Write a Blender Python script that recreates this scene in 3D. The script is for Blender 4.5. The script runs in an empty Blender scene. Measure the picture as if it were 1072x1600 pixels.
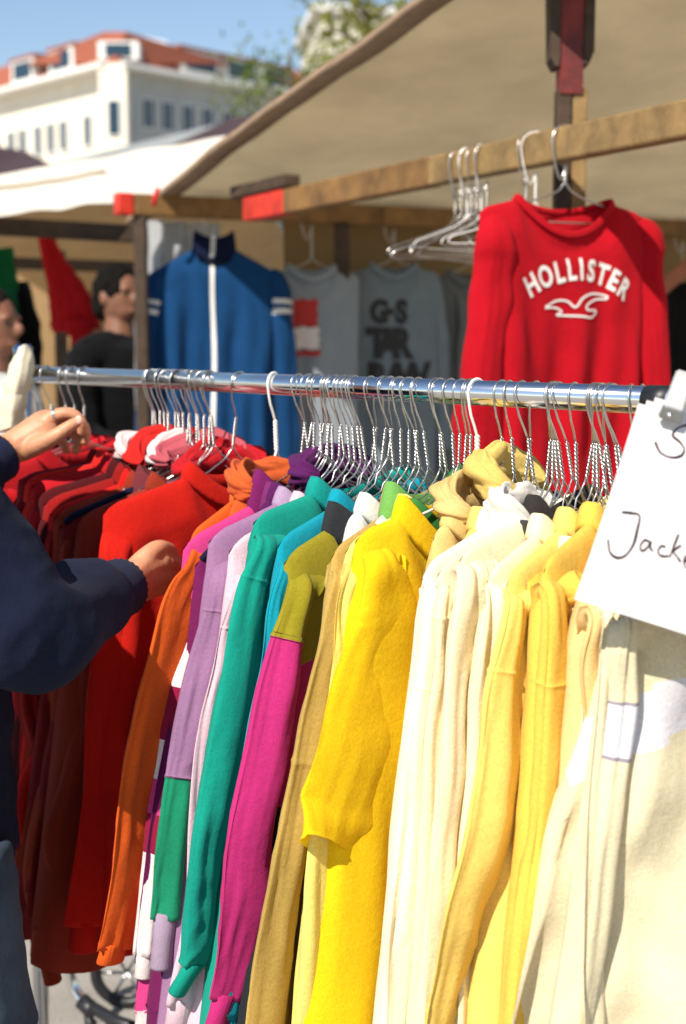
import bpy, bmesh, math, random
import numpy as np
from mathutils import Vector, noise
R = math.radians
random.seed(7)
scn = bpy.context.scene
col = scn.collection

# ------------------------------------------------------------------ camera
F_PX = 1600 * 50 / 36.0
PITCH = math.atan((800 - 528) / F_PX)
CAM = Vector((0, 0, 1.6))
cd = bpy.data.cameras.new('camera'); cam = bpy.data.objects.new('camera', cd); col.objects.link(cam)
cam.location = CAM; cam.rotation_euler = (math.pi / 2 - PITCH, 0, 0)
cd.sensor_fit = 'VERTICAL'; cd.sensor_height = 36; cd.lens = 50; cd.clip_start = .05; cd.clip_end = 2000
cd.dof.use_dof = True; cd.dof.focus_distance = 1.72; cd.dof.aperture_fstop = 4.5
scn.camera = cam

# ------------------------------------------------------------------ sky and sun
SUN_AZ, SUN_EL = 31, 44           # degrees left of straight behind the camera, elevation
sdir = Vector((-math.sin(R(SUN_AZ)) * math.cos(R(SUN_EL)), -math.cos(R(SUN_AZ)) * math.cos(R(SUN_EL)), math.sin(R(SUN_EL))))
w = bpy.data.worlds.new('World'); scn.world = w; w.use_nodes = True
nt = w.node_tree; bg = nt.nodes['Background']
sky = nt.nodes.new('ShaderNodeTexSky'); sky.sky_type = 'NISHITA'; sky.sun_disc = False
sky.sun_elevation = R(SUN_EL); sky.sun_rotation = math.atan2(sdir.x, sdir.y)
sky.air_density = 1.0; sky.dust_density = .1; sky.ozone_density = 1.0
nt.links.new(sky.outputs[0], bg.inputs[0]); bg.inputs[1].default_value = .10
sl = bpy.data.lights.new('sun', 'SUN'); so = bpy.data.objects.new('sun', sl); col.objects.link(so)
sl.energy = 5; sl.angle = R(.5); sl.color = (1, .93, .82)
so.rotation_euler = sdir.to_track_quat('Z', 'Y').to_euler(); so.location = (0, 0, 12)
scn.view_settings.view_transform = 'Standard'; scn.view_settings.look = 'None'
scn.view_settings.exposure = .48; scn.view_settings.gamma = 1
scn.render.engine = 'CYCLES'

# ------------------------------------------------------------------ helpers
cP, sP = math.cos(PITCH), math.sin(PITCH)
FW = Vector((0, cP, -sP)); UP = Vector((0, sP, cP))
def P(px, py, Y):
    """the point at distance Y (metres ahead) seen at a photograph position"""
    d = FW + Vector((1, 0, 0)) * ((px - 536) / F_PX) - UP * ((py - 800) / F_PX)
    return CAM + d * (Y / d.y)
def proj(p):
    v = Vector(p) - CAM; d = v.dot(FW)
    return 536 + F_PX * v.x / d, 800 - F_PX * v.dot(UP) / d
def srgb(r, g, b):
    f = lambda c: (c / 255 / 12.92) if c / 255 <= .04045 else ((c / 255 + .055) / 1.055) ** 2.4
    return (f(r), f(g), f(b), 1)

MATS = {}
def nodes(name):
    m = bpy.data.materials.new(name); m.use_nodes = True; t = m.node_tree
    return m, t, t.nodes['Principled BSDF'], t.nodes['Material Output']
def mapping(t, scale, coord='Object'):
    tc = t.nodes.new('ShaderNodeTexCoord'); mp = t.nodes.new('ShaderNodeMapping'); mp.inputs['Scale'].default_value = scale
    t.links.new(tc.outputs[coord], mp.inputs[0]); return mp.outputs[0]
def noise_tex(t, vec, scale, detail=3, rough=.6):
    n = t.nodes.new('ShaderNodeTexNoise'); n.inputs['Scale'].default_value = scale
    n.inputs['Detail'].default_value = detail; n.inputs['Roughness'].default_value = rough
    t.links.new(vec, n.inputs['Vector']); return n.outputs['Fac']
def ramp(t, fac, stops):
    r = t.nodes.new('ShaderNodeValToRGB'); e = r.color_ramp.elements
    while len(e) < len(stops): e.new(.5)
    for k, (p, c) in enumerate(stops): e[k].position = p; e[k].color = c if len(c) == 4 else (*c, 1)
    t.links.new(fac, r.inputs[0]); return r.outputs[0]
def mul(c, k): return (min(c[0] * k, 1), min(c[1] * k, 1), min(c[2] * k, 1), 1)

def fabric(c, trans=.12, fuzz=1.0, rib=0, shine=0, scale=1.0):
    key = ('fab', tuple(round(x, 3) for x in c[:3]), trans, fuzz, rib, shine, scale)
    if key in MATS: return MATS[key]
    m, t, b, out = nodes('fabric'); v = mapping(t, (1, 1, 1))
    big = noise_tex(t, v, 9, 3); fine = noise_tex(t, v, 340 * scale, 3, .75)
    mid = noise_tex(t, v, 55, 4, .7)
    cc = ramp(t, big, [(.3, mul(c, .9)), (.7, mul(c, 1.05))])
    mx = t.nodes.new('ShaderNodeMix'); mx.data_type = 'RGBA'; mx.blend_type = 'MULTIPLY'; mx.inputs[0].default_value = .55
    t.links.new(cc, mx.inputs[6]); t.links.new(ramp(t, fine, [(.3, (.62, .62, .62)), (.66, (1, 1, 1))]), mx.inputs[7])
    base = mx.outputs[2]; t.links.new(base, b.inputs['Base Color'])
    b.inputs['Roughness'].default_value = .92 if not shine else .45
    b.inputs['Specular IOR Level'].default_value = .12 if not shine else .4
    b.inputs['Sheen Weight'].default_value = .035 * fuzz; b.inputs['Sheen Roughness'].default_value = .6
    b1 = t.nodes.new('ShaderNodeBump'); b1.inputs['Strength'].default_value = .30 * fuzz; b1.inputs['Distance'].default_value = .0012
    t.links.new(fine, b1.inputs['Height'])
    b2 = t.nodes.new('ShaderNodeBump'); b2.inputs['Strength'].default_value = .22; b2.inputs['Distance'].default_value = .006
    t.links.new(mid, b2.inputs['Height']); t.links.new(b1.outputs[0], b2.inputs['Normal'])
    rg = t.nodes.new('ShaderNodeTexNoise'); rg.noise_type = 'RIDGED_MULTIFRACTAL'; rg.inputs['Scale'].default_value = 1
    rg.inputs['Detail'].default_value = 2; t.links.new(mapping(t, (13, 13, 4.5)), rg.inputs['Vector'])
    b3 = t.nodes.new('ShaderNodeBump'); b3.inputs['Strength'].default_value = .35; b3.inputs['Distance'].default_value = .008
    t.links.new(rg.outputs['Fac'], b3.inputs['Height']); t.links.new(b2.outputs[0], b3.inputs['Normal'])
    nrm = b3.outputs[0]
    t.links.new(nrm, b.inputs['Normal'])
    if trans:
        tr = t.nodes.new('ShaderNodeBsdfTranslucent'); t.links.new(base, tr.inputs[0])
        ms = t.nodes.new('ShaderNodeMixShader'); ms.inputs[0].default_value = trans
        t.links.new(b.outputs[0], ms.inputs[1]); t.links.new(tr.outputs[0], ms.inputs[2]); t.links.new(ms.outputs[0], out.inputs[0])
    MATS[key] = m; return m
def plain(name, c, rough=.6, metal=0, nscale=0, namp=.15, stretch=(1, 1, 1), bump=0, coat=0):
    if name in MATS: return MATS[name]
    m, t, b, out = nodes(name); b.inputs['Roughness'].default_value = rough; b.inputs['Metallic'].default_value = metal
    b.inputs['Base Color'].default_value = (*c[:3], 1)
    b.inputs['Coat Weight'].default_value = coat
    if nscale:
        v = mapping(t, stretch); n = noise_tex(t, v, nscale, 5, .65)
        t.links.new(ramp(t, n, [(.3, mul(c, 1 - namp)), (.7, mul(c, 1 + namp))]), b.inputs['Base Color'])
        if bump:
            bn = t.nodes.new('ShaderNodeBump'); bn.inputs['Strength'].default_value = bump; bn.inputs['Distance'].default_value = .01
            t.links.new(n, bn.inputs['Height']); t.links.new(bn.outputs[0], b.inputs['Normal'])
    MATS[name] = m; return m

def tag(o, label=None, cat=None, group=None, kind=None):
    if label: o['label'] = label
    if cat: o['category'] = cat
    if group: o['group'] = group
    if kind: o['kind'] = kind
    return o
def empty(name, loc, label, cat, group=None):
    o = bpy.data.objects.new(name, None); col.objects.link(o); o.location = loc; o.empty_display_size = .05
    return tag(o, label, cat, group)
def wloc(o):
    v = Vector(o.location); p = o.parent
    while p: v += p.location; p = p.parent
    return v
def mesh(name, verts, faces, mats, parent=None, smooth=True, midx=None, weld=0, origin=None):
    """verts are world positions; the object sits at its parent's origin (or at `origin`)"""
    base = wloc(parent) if parent else Vector(origin or (0, 0, 0))
    vv = np.asarray([tuple(v) for v in verts], dtype=float) - np.array(tuple(base))
    me = bpy.data.meshes.new(name); me.from_pydata(vv.tolist(), [], [tuple(f) for f in faces])
    if not isinstance(mats, (list, tuple)): mats = [mats]
    for m in mats: me.materials.append(m)
    if midx is not None: me.polygons.foreach_set('material_index', midx)
    if weld:
        bm = bmesh.new(); bm.from_mesh(me); bmesh.ops.remove_doubles(bm, verts=bm.verts, dist=weld)
        bmesh.ops.recalc_face_normals(bm, faces=bm.faces); bm.to_mesh(me); bm.free()
    if smooth: me.polygons.foreach_set('use_smooth', [True] * len(me.polygons))
    o = bpy.data.objects.new(name, me); col.objects.link(o)
    if parent: o.parent = parent
    else: o.location = base
    return o
def box_vf(c0, ax, ay, az, bev=0):
    """box with corner c0 and three edge vectors"""
    c0, ax, ay, az = map(Vector, (c0, ax, ay, az))
    v = [c0 + ax * i + ay * j + az * k for k in (0, 1) for j in (0, 1) for i in (0, 1)]
    f = [(0, 2, 3, 1), (4, 5, 7, 6), (0, 1, 5, 4), (2, 6, 7, 3), (0, 4, 6, 2), (1, 3, 7, 5)]
    return v, f
def bevelbox(name, c0, ax, ay, az, mat, parent=None, bev=.004, origin=None):
    v, f = box_vf(c0, ax, ay, az)
    o = mesh(name, v, f, mat, parent, smooth=False, origin=origin)
    bm = bmesh.new(); bm.from_mesh(o.data); bmesh.ops.recalc_face_normals(bm, faces=bm.faces)
    if bev: bmesh.ops.bevel(bm, geom=bm.edges[:], offset=bev, segments=2, affect='EDGES', profile=.5)
    bm.to_mesh(o.data); bm.free(); return o
def bar(name, p, q, wd, ht, mat, parent=None, bev=.006, up=(0, 0, 1), origin=None):
    """a squared timber from p to q (centre line), wd across, ht tall"""
    p, q = Vector(p), Vector(q); d = q - p; up = Vector(up)
    s = d.cross(up).normalized(); u = s.cross(d).normalized()
    return bevelbox(name, p - s * wd / 2 - u * ht / 2, d, s * wd, u * ht, mat, parent, bev, origin)
def tube_vf(pts, rad, n=8, cap=True, base=0):
    pts = [Vector(p) for p in pts]; N = len(pts)
    if not hasattr(rad, '__len__'): rad = [rad] * N
    V, Fc = [], []; u = None
    for i in range(N):
        t = (pts[min(i + 1, N - 1)] - pts[max(i - 1, 0)]).normalized()
        if u is None:
            u = t.cross(Vector((.3, .1, 1))) if abs(t.z) < .9 else t.cross(Vector((1, .2, 0)))
        u = (u - t * u.dot(t)).normalized(); wv = t.cross(u)
        for k in range(n):
            a = 2 * math.pi * k / n
            V.append(pts[i] + (u * math.cos(a) + wv * math.sin(a)) * rad[i])
    for i in range(N - 1):
        for k in range(n):
            a, b = i * n + k, i * n + (k + 1) % n
            Fc.append((base + a, base + b, base + b + n, base + a + n))
    if cap:
        Fc.append(tuple(base + k for k in reversed(range(n)))); Fc.append(tuple(base + (N - 1) * n + k for k in range(n)))
    return V, Fc
def tube(name, pts, rad, mat, parent=None, n=8, origin=None, cap=True):
    v, f = tube_vf(pts, rad, n, cap); return mesh(name, v, f, mat, parent, origin=origin)
def spline(pts, n):
    """Catmull-Rom through rows of numbers"""
    p = np.array(pts, float); N = len(p)
    if N == 2 and not isinstance(n, list): return [p[0] + (p[1] - p[0]) * i / (n - 1) for i in range(n)]
    out = []
    for s in (np.linspace(0, N - 1, n) if not isinstance(n, list) else [u * (N - 1) for u in n]):
        i = min(int(s), N - 2); f = s - i
        a, b, c, d = p[max(i - 1, 0)], p[i], p[i + 1], p[min(i + 2, N - 1)]
        out.append(.5 * (2 * b + (c - a) * f + (2 * a - 5 * b + 4 * c - d) * f * f + (3 * b - a - 3 * c + d) * f ** 3))
    return out
def ordinal(n): return f"{n}{'th' if 10 <= n % 100 <= 20 else {1: 'st', 2: 'nd', 3: 'rd'}.get(n % 10, 'th')}"

# ------------------------------------------------------------------ materials
chrome = plain('chrome', (.78, .79, .8), .13, 1, 40, .05)
wire = plain('wire', (.62, .6, .57), .3, 1, 60, .12)
wire_white = plain('wire_white', (.8, .78, .74), .35)
black_plastic = plain('black_plastic', (.012, .012, .014), .45)
wood = plain('wood', srgb(122, 88, 46), .75, 0, 9, .45, (1, 1, 1), .4)
wood_pale = plain('wood_pale', srgb(128, 102, 62), .75, 0, 14, .45, (1, 1, 1), .4)
wood_dark = plain('wood_dark', srgb(62, 46, 32), .8, 0, 16, .5, (1, 1, 1), .5)
red_paint = plain('red_paint', srgb(190, 45, 24), .5, 0, 14, .35, (1, 1, 1), .3)
dark_red_paint = plain('dark_red_paint', srgb(105, 26, 24), .6, 0, 18, .5, (1, 1, 1), .3)
steel = plain('steel', (.45, .45, .46), .35, 1)

# ------------------------------------------------------------------ ground
def ground_mat():
    m, t, b, out = nodes('ground'); v = mapping(t, (1, 1, 1))
    n1 = noise_tex(t, v, 2.2, 6); n2 = noise_tex(t, v, 140, 3, .7)
    c = ramp(t, n1, [(.3, (.30, .27, .235)), (.72, (.43, .395, .35))])
    mx = t.nodes.new('ShaderNodeMix'); mx.data_type = 'RGBA'; mx.blend_type = 'MULTIPLY'; mx.inputs[0].default_value = 1
    t.links.new(c, mx.inputs[6]); t.links.new(ramp(t, n2, [(.32, (.6, .6, .6)), (.55, (1, 1, 1))]), mx.inputs[7])
    t.links.new(mx.outputs[2], b.inputs['Base Color']); b.inputs['Roughness'].default_value = .95
    bn = t.nodes.new('ShaderNodeBump'); bn.inputs['Strength'].default_value = .5; bn.inputs['Distance'].default_value = .006
    t.links.new(n2, bn.inputs['Height']); t.links.new(bn.outputs[0], b.inputs['Normal']); return m
g = mesh('ground', [(-600, -60, 0), (600, -60, 0), (600, 900, 0), (-600, 900, 0)], [(0, 1, 2, 3)], ground_mat(), smooth=False)
tag(g, 'pale sandy concrete market ground', None, None, 'structure')

# ------------------------------------------------------------------ far building
def far_building():
    D = 80.0
    c = P(180, 108, D); zc = c.z
    zr = P(180, 47, D).z
    C0 = Vector((c.x, D, 0))
    dl = Vector((-.67, .74, 0)).normalized(); dr = Vector((.66, .75, 0)).normalized()
    nl = Vector((-dl.y, dl.x, 0)) * -1; nl = nl if nl.y < 0 else -nl
    nr = Vector((-dr.y, dr.x, 0)); nr = nr if nr.y < 0 else -nr
    root = empty('corner_building', C0, 'large white corner house with orange tiled mansard roof and dormers', 'building')
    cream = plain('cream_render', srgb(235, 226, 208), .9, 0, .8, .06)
    shadew = plain('shaded_render', srgb(176, 176, 172), .9, 0, .8, .06)  # right wall: the shade on this side is put into the render colour
    tile = plain('roof_tile', srgb(150, 84, 62), .85, 0, 3.5, .2, (1, 1, 6))
    glass = plain('far_glass', srgb(38, 58, 74), .12); frm = plain('far_frame', srgb(228, 226, 220), .7)
    LL, LR = 34, 30
    def wall(name, p, d, L, m, n):
        back = (dr if d is dl else dl) * 8
        return bevelbox(name, p, d * L, back, Vector((0, 0, zc)), m, root, 0)
    wall('wall', C0 + nl * 0, dl, LL, cream, nl); wall('wall', C0 + nr * .03 + dr * .01, dr, LR, shadew, nr)
    # eaves and mansard roof
    def mans(d, L, n, m):
        ov = 1.1; th = .25
        bevelbox('eaves', C0 + n * ov - d * .25 + Vector((0, 0, zc)), d * (L + .2), -n * (ov + .4), Vector((0, 0, th)), frm, root, 0)
        a0 = C0 + n * .55 + Vector((0, 0, zc + th + .01)) - d * .1; a1 = a0 + d * L
        rise = zr - zc - th; rec = 1.3
        b0 = a0 - n * rec + Vector((0, 0, rise)) ; b1 = a1 - n * rec + Vector((0, 0, rise))
        k0 = C0 - n * 8 + Vector((0, 0, zc + th)); k1 = k0 + d * L
        v = [a0, a1, b1, b0, k0 + Vector((0, 0, 1)), k1 + Vector((0, 0, 1))]
        return mesh('roof', v, [(0, 1, 2, 3), (3, 2, 5, 4), (0, 3, 4), (1, 5, 2), (0, 4, 5, 1)], m, root, False), a0, rise, rec
    rl, al, rise, rec = mans(dl, LL, nl, tile); rr, ar, _, _ = mans(dr, LR, nr, tile)
    # hip piece at the corner closes the two slopes
    pk = al - nl * rec + Vector((0, 0, rise)); pk2 = ar - nr * rec + Vector((0, 0, rise))
    mesh('roof_corner', [al, ar, pk, pk2, C0 + Vector((0, 6, zc + 1))], [(0, 1, 3, 2), (2, 3, 4), (0, 2, 4), (1, 4, 3), (0, 4, 1)], tile, root, False)
    def tpx(d, px, n, off):
        lo, hi = 0, 60
        f = lambda s: proj(C0 + n * off + d * s + Vector((0, 0, zc)))[0] - px
        for _ in range(40):
            md = (lo + hi) / 2
            if f(lo) * f(md) <= 0: hi = md
            else: lo = md
        return lo
    def window(d, n, t0, wd, z0, ht, off=.05):
        p = C0 + d * t0 + n * off + Vector((0, 0, z0))
        w_ = bevelbox('window', p, d * wd, n * .10, Vector((0, 0, ht)), frm, root, 0)
        bevelbox('pane', p + d * .10 + n * .06 + Vector((0, 0, .10)), d * (wd / 2 - .15), n * .06, Vector((0, 0, ht - .2)), glass, w_, 0)
        bevelbox('pane', p + d * (wd / 2 + .05) + n * .06 + Vector((0, 0, .10)), d * (wd / 2 - .15), n * .06, Vector((0, 0, ht - .2)), glass, w_, 0)
    for px in (228, 258, 290, 321, 353, 384, 416):
        s = tpx(dr, px, nr, 0); window(dr, nr, s - .5, 1.0, zc - 3.0, 1.75); window(dr, nr, s - .5, 1.0, zc - 6.6, 1.75)
    for px in (138, 100, 80, 60, 36, 18, -5):
        s = tpx(dl, px, nl, 0); window(dl, nl, s - .5, .95, zc - 3.9, 1.8); window(dl, nl, s - .5, .95, zc - 7.4, 1.8)
    # corner bay with a balcony
    p = C0 + Vector((-.6, -.7, 0))
    bevelbox('corner_bay', p + Vector((-.2, 0, zc - 7)), Vector((1.5, 0, 0)), Vector((0, 1.2, 0)), Vector((0, 0, 7.2)), cream, root, 0)
    wn = bevelbox('window', p + Vector((.2, -.08, zc - 3.7)), Vector((.8, 0, 0)), Vector((0, .2, 0)), Vector((0, 0, 2.0)), frm, root, 0)
    bevelbox('pane', p + Vector((.3, -.11, zc - 3.6)), Vector((.6, 0, 0)), Vector((0, .1, 0)), Vector((0, 0, 1.8)), glass, wn, 0)
    bevelbox('balcony', p + Vector((-.7, -1.1, zc - 5.9)), Vector((2.4, 0, 0)), Vector((0, 1.6, 0)), Vector((0, 0, .3)), frm, root, 0)
    bevelbox('balcony_front', p + Vector((-.7, -1.1, zc - 5.58)), Vector((2.4, 0, 0)), Vector((0, .12, 0)), Vector((0, 0, .9)), cream, root, 0)
    # dormers
    def dormer(d, n, a0, px, wd, ht=1.3, zz=.12):
        s = tpx(d, px, n, .55)
        p = C0 + d * (s - wd / 2) + n * .52 + Vector((0, 0, zc + zz + .3))
        b_ = bevelbox('dormer', p, d * wd, -n * 2.6, Vector((0, 0, ht)), frm, root, 0)
        bevelbox('pane', p + d * .35 + n * -.02 + Vector((0, 0, .2)), d * (wd - .7), n * .08, Vector((0, 0, ht - .4)), glass, b_, 0)
        bevelbox('dormer_roof', p - d * .2 + n * .08 + Vector((0, 0, ht)), d * (wd + .4), -n * 3, Vector((0, 0, .16)), tile, b_, 0)
    for px, wd in ((35, 2.6), (95, 2.6)): dormer(dl, nl, al, px, wd)
    bevelbox('dormer', C0 + Vector((-.9, -.15, zc + .5)), Vector((2.2, 0, 0)), Vector((0, 3, 0)), Vector((0, 0, .95)), frm, root, 0)
    bevelbox('pane', C0 + Vector((-.5, -.25, zc + .65)), Vector((1.4, 0, 0)), Vector((0, .3, 0)), Vector((0, 0, .65)), glass, root, 0)
    for px, wd in ((315, 3.0), (378, 2.8), (432, 2.6)): dormer(dr, nr, ar, px, wd)
    sk = plain('skylight', (.85, .87, .9), .2)
    for px in (249, 267):
        s = tpx(dr, px, nr, 0)
        p = C0 + dr * (s - .35) - nr * (-.03) + Vector((0, 0, zc + 1.35))
        sl_ = (Vector((0, 0, rise)) - nr * rec).normalized()
        q = ar + dr * (s - .35) + sl_ * 1.45; nn = dr.cross(sl_); nn = nn if nn.y < 0 else -nn
        bevelbox('skylight', q + nn * .02, dr * .75, sl_ * .9, nn * .12, sk, root, 0)
far_building()

def far_tower():
    a = P(500, 60, 60)
    root = empty('pale_tower', (a.x, 60, 0), 'pale building corner rising above the beige canopy edge', 'building')
    m = plain('tower_render', srgb(214, 206, 186), .9, 0, .6, .1)
    frm = plain('far_frame', (.8, .8, .8)); gl = plain('far_glass', (.03, .05, .07))
    top = P(500, 18, 60).z
    bevelbox('wall', (a.x, 60, 0), (8, 2.5, 0), (-1, 8, 0), (0, 0, top), m, root, 0)
    bevelbox('cornice', (a.x - .3, 59.7, top), (8.4, 2.6, 0), (-1, 8, 0), (0, 0, .35), frm, root, 0)
    for k in range(3):
        for j in range(3):
            wv = Vector((8, 2.5, 0)).normalized()
            p = Vector((a.x, 60, 0)) + wv * (1.2 + 1.9 * k) + Vector((.05, -.1, top - 3 - 3.2 * j))
            w_ = bevelbox('window', p, wv * .95, Vector((0, .2, 0)), (0, 0, 1.7), frm, root, 0)
            bevelbox('pane', p + wv * .1 + Vector((0, -.03, .1)), wv * .75, Vector((0, .2, 0)), (0, 0, 1.5), gl, w_, 0)
far_tower()

def roofs():
    grey = plain('zinc_roof', srgb(150, 152, 150), .7, 0, 2, .1); dark = plain('dark_tar', srgb(62, 40, 40), .8, 0, 3, .3)
    wallm = plain('shed_wall', srgb(120, 100, 85), .9, 0, 3, .2)
    def shed(name, label, pts, mat):
        ps = [P(*p) for p in pts]
        c = sum(ps, Vector()) / len(ps)
        root = empty(name, (c.x, c.y, 0), label, 'building')
        n = len(ps); low = [p - Vector((0, 0, .25)) for p in ps]
        f = [tuple(range(n)), tuple(reversed(range(n, 2 * n)))] + [(i, (i + 1) % n, n + (i + 1) % n, n + i) for i in range(n)]
        mesh('roof', ps + low, f, mat, root, False)
        ins = [c + (p - c) * .94 for p in low]
        v = [Vector((p.x, p.y, p.z + .02)) for p in ins] + [Vector((p.x, p.y, 0)) for p in ins]
        mesh('wall', v, f[2:], wallm, root, False)
    shed('market_hall', 'low hall with grey sheet roof below the white corner house', [(70, 258, 24), (400, 240, 24), (385, 183, 40), (140, 243, 40)], grey)
    shed('dark_roofed_shed', 'shed with dark brown roof behind the white canopy at far left', [(-60, 290, 16), (100, 268, 16), (40, 236, 22), (-80, 215, 22)], dark)
    shed('dark_roofed_kiosk', 'kiosk with dark reddish roof wedged against the beige canopy', [(240, 240, 20), (420, 225, 20), (400, 178, 27), (362, 184, 27)], dark)
roofs()

# ------------------------------------------------------------------ trees behind
def tree(name, label, base, h, crown, n, mat_leaf, seed, zc):
    rnd = random.Random(seed)
    root = empty(name, base, label, 'tree', None)
    bark = plain('bark', srgb(86, 70, 54), .9, 0, 12, .3)
    top = Vector(base) + Vector((0, 0, h))
    V, Fc = tube_vf([Vector(base), Vector(base) + Vector((.05, 0, h * .35)), Vector(base) + Vector((-.05, .1, h * .7)), top], [.22, .17, .1, .03], 8)
    cen = []
    for k in range(26):
        s = rnd.uniform(.4, .95); p0 = Vector(base) + Vector((0, 0, h * s))
        an = rnd.uniform(0, 6.28); r = crown * rnd.uniform(.5, 1.05) * (1.2 - abs(s - .65))
        p1 = p0 + Vector((math.cos(an) * r, math.sin(an) * r, r * rnd.uniform(.2, .7)))
        v, f = tube_vf([p0, p0.lerp(p1, .5) + Vector((0, 0, .1)), p1], [.05, .03, .01], 5, True, len(V)); V += v; Fc += f
        cen += [p0.lerp(p1, .6), p1]
    mesh('trunk', V, Fc, bark, root)
    LV, LF = [], []
    for k in range(n):
        c = rnd.choice(cen) + Vector((rnd.gauss(0, .35), rnd.gauss(0, .35), rnd.gauss(0, .3)))
        u = Vector((rnd.gauss(0, 1), rnd.gauss(0, 1), rnd.gauss(0, 1))).normalized(); v = u.orthogonal().normalized()
        s = rnd.uniform(.05, .11); b = len(LV)
        LV += [c - u * s, c + v * s * .55 + u * .1 * s, c + u * s, c - v * s * .55 + u * .1 * s]; LF.append((b, b + 1, b + 2, b + 3))
    cr = mesh('crown', LV, LF, mat_leaf, root, False); cr['kind'] = 'stuff'
leaf_a = fabric(srgb(112, 126, 48), .4, 0); leaf_b = fabric(srgb(138, 140, 62), .4, 0)
b0 = P(455, 150, 34); tree('spring_tree', 'thin spring tree with pale green leaves against the blue sky', (b0.x, 34, 0), P(455, 75, 34).z, 1.3, 2600, leaf_a, 3, 0)
b0 = P(575, 60, 26); tree('leafy_tree', 'yellow-green tree top showing beside the upper canopy edge', (b0.x, 26, 0), P(575, -30, 26).z, 1.2, 2600, leaf_b, 5, 0)

# ------------------------------------------------------------------ market stall with beige canopy
def canvas_mat(name, c, trans, nsc=3.0, stain=.12):
    m, t, b, out = nodes(name); v = mapping(t, (1, 1, 1))
    n = noise_tex(t, v, nsc, 6); f = noise_tex(t, v, 380, 2)
    cc = ramp(t, n, [(.3, mul(c, 1 - stain)), (.7, mul(c, 1 + stain * .5))])
    t.links.new(cc, b.inputs['Base Color']); b.inputs['Roughness'].default_value = .9; b.inputs['Specular IOR Level'].default_value = .1
    bn = t.nodes.new('ShaderNodeBump'); bn.inputs['Strength'].default_value = .2; bn.inputs['Distance'].default_value = .002
    t.links.new(f, bn.inputs['Height'])
    b2 = t.nodes.new('ShaderNodeBump'); b2.inputs['Strength'].default_value = .3; b2.inputs['Distance'].default_value = .05
    t.links.new(n, b2.inputs['Height']); t.links.new(bn.outputs[0], b2.inputs['Normal']); t.links.new(b2.outputs[0], b.inputs['Normal'])
    tr = t.nodes.new('ShaderNodeBsdfTranslucent'); t.links.new(cc, tr.inputs[0]); ms = t.nodes.new('ShaderNodeMixShader'); ms.inputs[0].default_value = trans
    t.links.new(b.outputs[0], ms.inputs[1]); t.links.new(tr.outputs[0], ms.inputs[2]); t.links.new(ms.outputs[0], out.inputs[0]); return m
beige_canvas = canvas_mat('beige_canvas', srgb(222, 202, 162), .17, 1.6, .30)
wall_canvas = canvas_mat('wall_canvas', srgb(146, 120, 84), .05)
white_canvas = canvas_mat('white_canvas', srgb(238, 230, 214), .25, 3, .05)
Cn = P(250, 303, 5.2); Cn = Vector((Cn.x, Cn.y, 2.12))
uN = Vector((.46, -.89, 0)).normalized()      # towards the camera
vN = Vector((.89, .46, 0)).normalized()       # to the right, along the back
stall = empty('market_stall', (Cn.x, Cn.y, 0), 'wooden market stall with large beige canvas canopy and red-tipped timbers', 'stall')
def sheet(name, fn, nu, nv, mats, parent, thick=.003):
    V = [fn(i / (nu - 1), j / (nv - 1)) for j in range(nv) for i in range(nu)]
    Fc = [(j * nu + i, j * nu + i + 1, (j + 1) * nu + i + 1, (j + 1) * nu + i) for j in range(nv - 1) for i in range(nu - 1)]
    return mesh(name, V, Fc, mats, parent)
SL = .165
def canopy(i, j):
    s = j * 4.75 - .36; r = i * 4.0 - .0
    sag = -.05 * math.sin(math.pi * min(1, r / 2.2)) * math.sin(math.pi * min(1, s / 2.4)) + .012 * math.sin(9 * r + 2 * s) * (1 - i)
    return Cn + uN * s + vN * r + Vector((0, 0, SL * s + sag + .01 * noise.noise((r * 3, s * 3, 0))))
sheet('canopy', canopy, 60, 60, beige_canvas, stall)
hemp = [canopy(0, k / 40) + Vector((0, 0, -.012)) for k in range(41)]
hm = plain('canvas_hem', srgb(140, 116, 92), .9, 0, 20, .2)
V, Fc = [], []
for k, p in enumerate(hemp):
    V += [p + Vector((0, 0, .016)), p + vN * .07 + Vector((0, 0, .004)), p + vN * .07 + Vector((0, 0, -.004)), p - vN * .012 + Vector((0, 0, -.012))]
for k in range(40):
    for q in range(4):
        Fc.append((4 * k + q, 4 * k + (q + 1) % 4, 4 * k + 4 + (q + 1) % 4, 4 * k + 4 + q))
mesh('canopy_hem', V, Fc, hm, stall)
# timbers
zB = 2.02
pB0 = P(1120, 188, 2.75); pB1 = P(452, 322, 4.5); pB2 = P(386, 336, 4.72)
pB0.z = pB1.z = pB2.z = zB
dB = (pB1 - pB0).normalized(); pB0 = pB0 - dB * .6
bar('side_beam', pB0, pB1 - dB * .9, .045, .072, wood_pale, stall)
bar('side_beam_end', pB1 - dB * .9, pB1, .047, .074, wood, stall)
bar('red_beam_tip', pB1 + dB * .002, pB1 + dB * .32, .05, .076, red_paint, stall)
bar('splice_board', pB1 - dB * .02 + Vector((0, 0, .062)), pB1 + dB * .42 + Vector((0, 0, .062)), .06, .04, wood_dark, stall)
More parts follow.
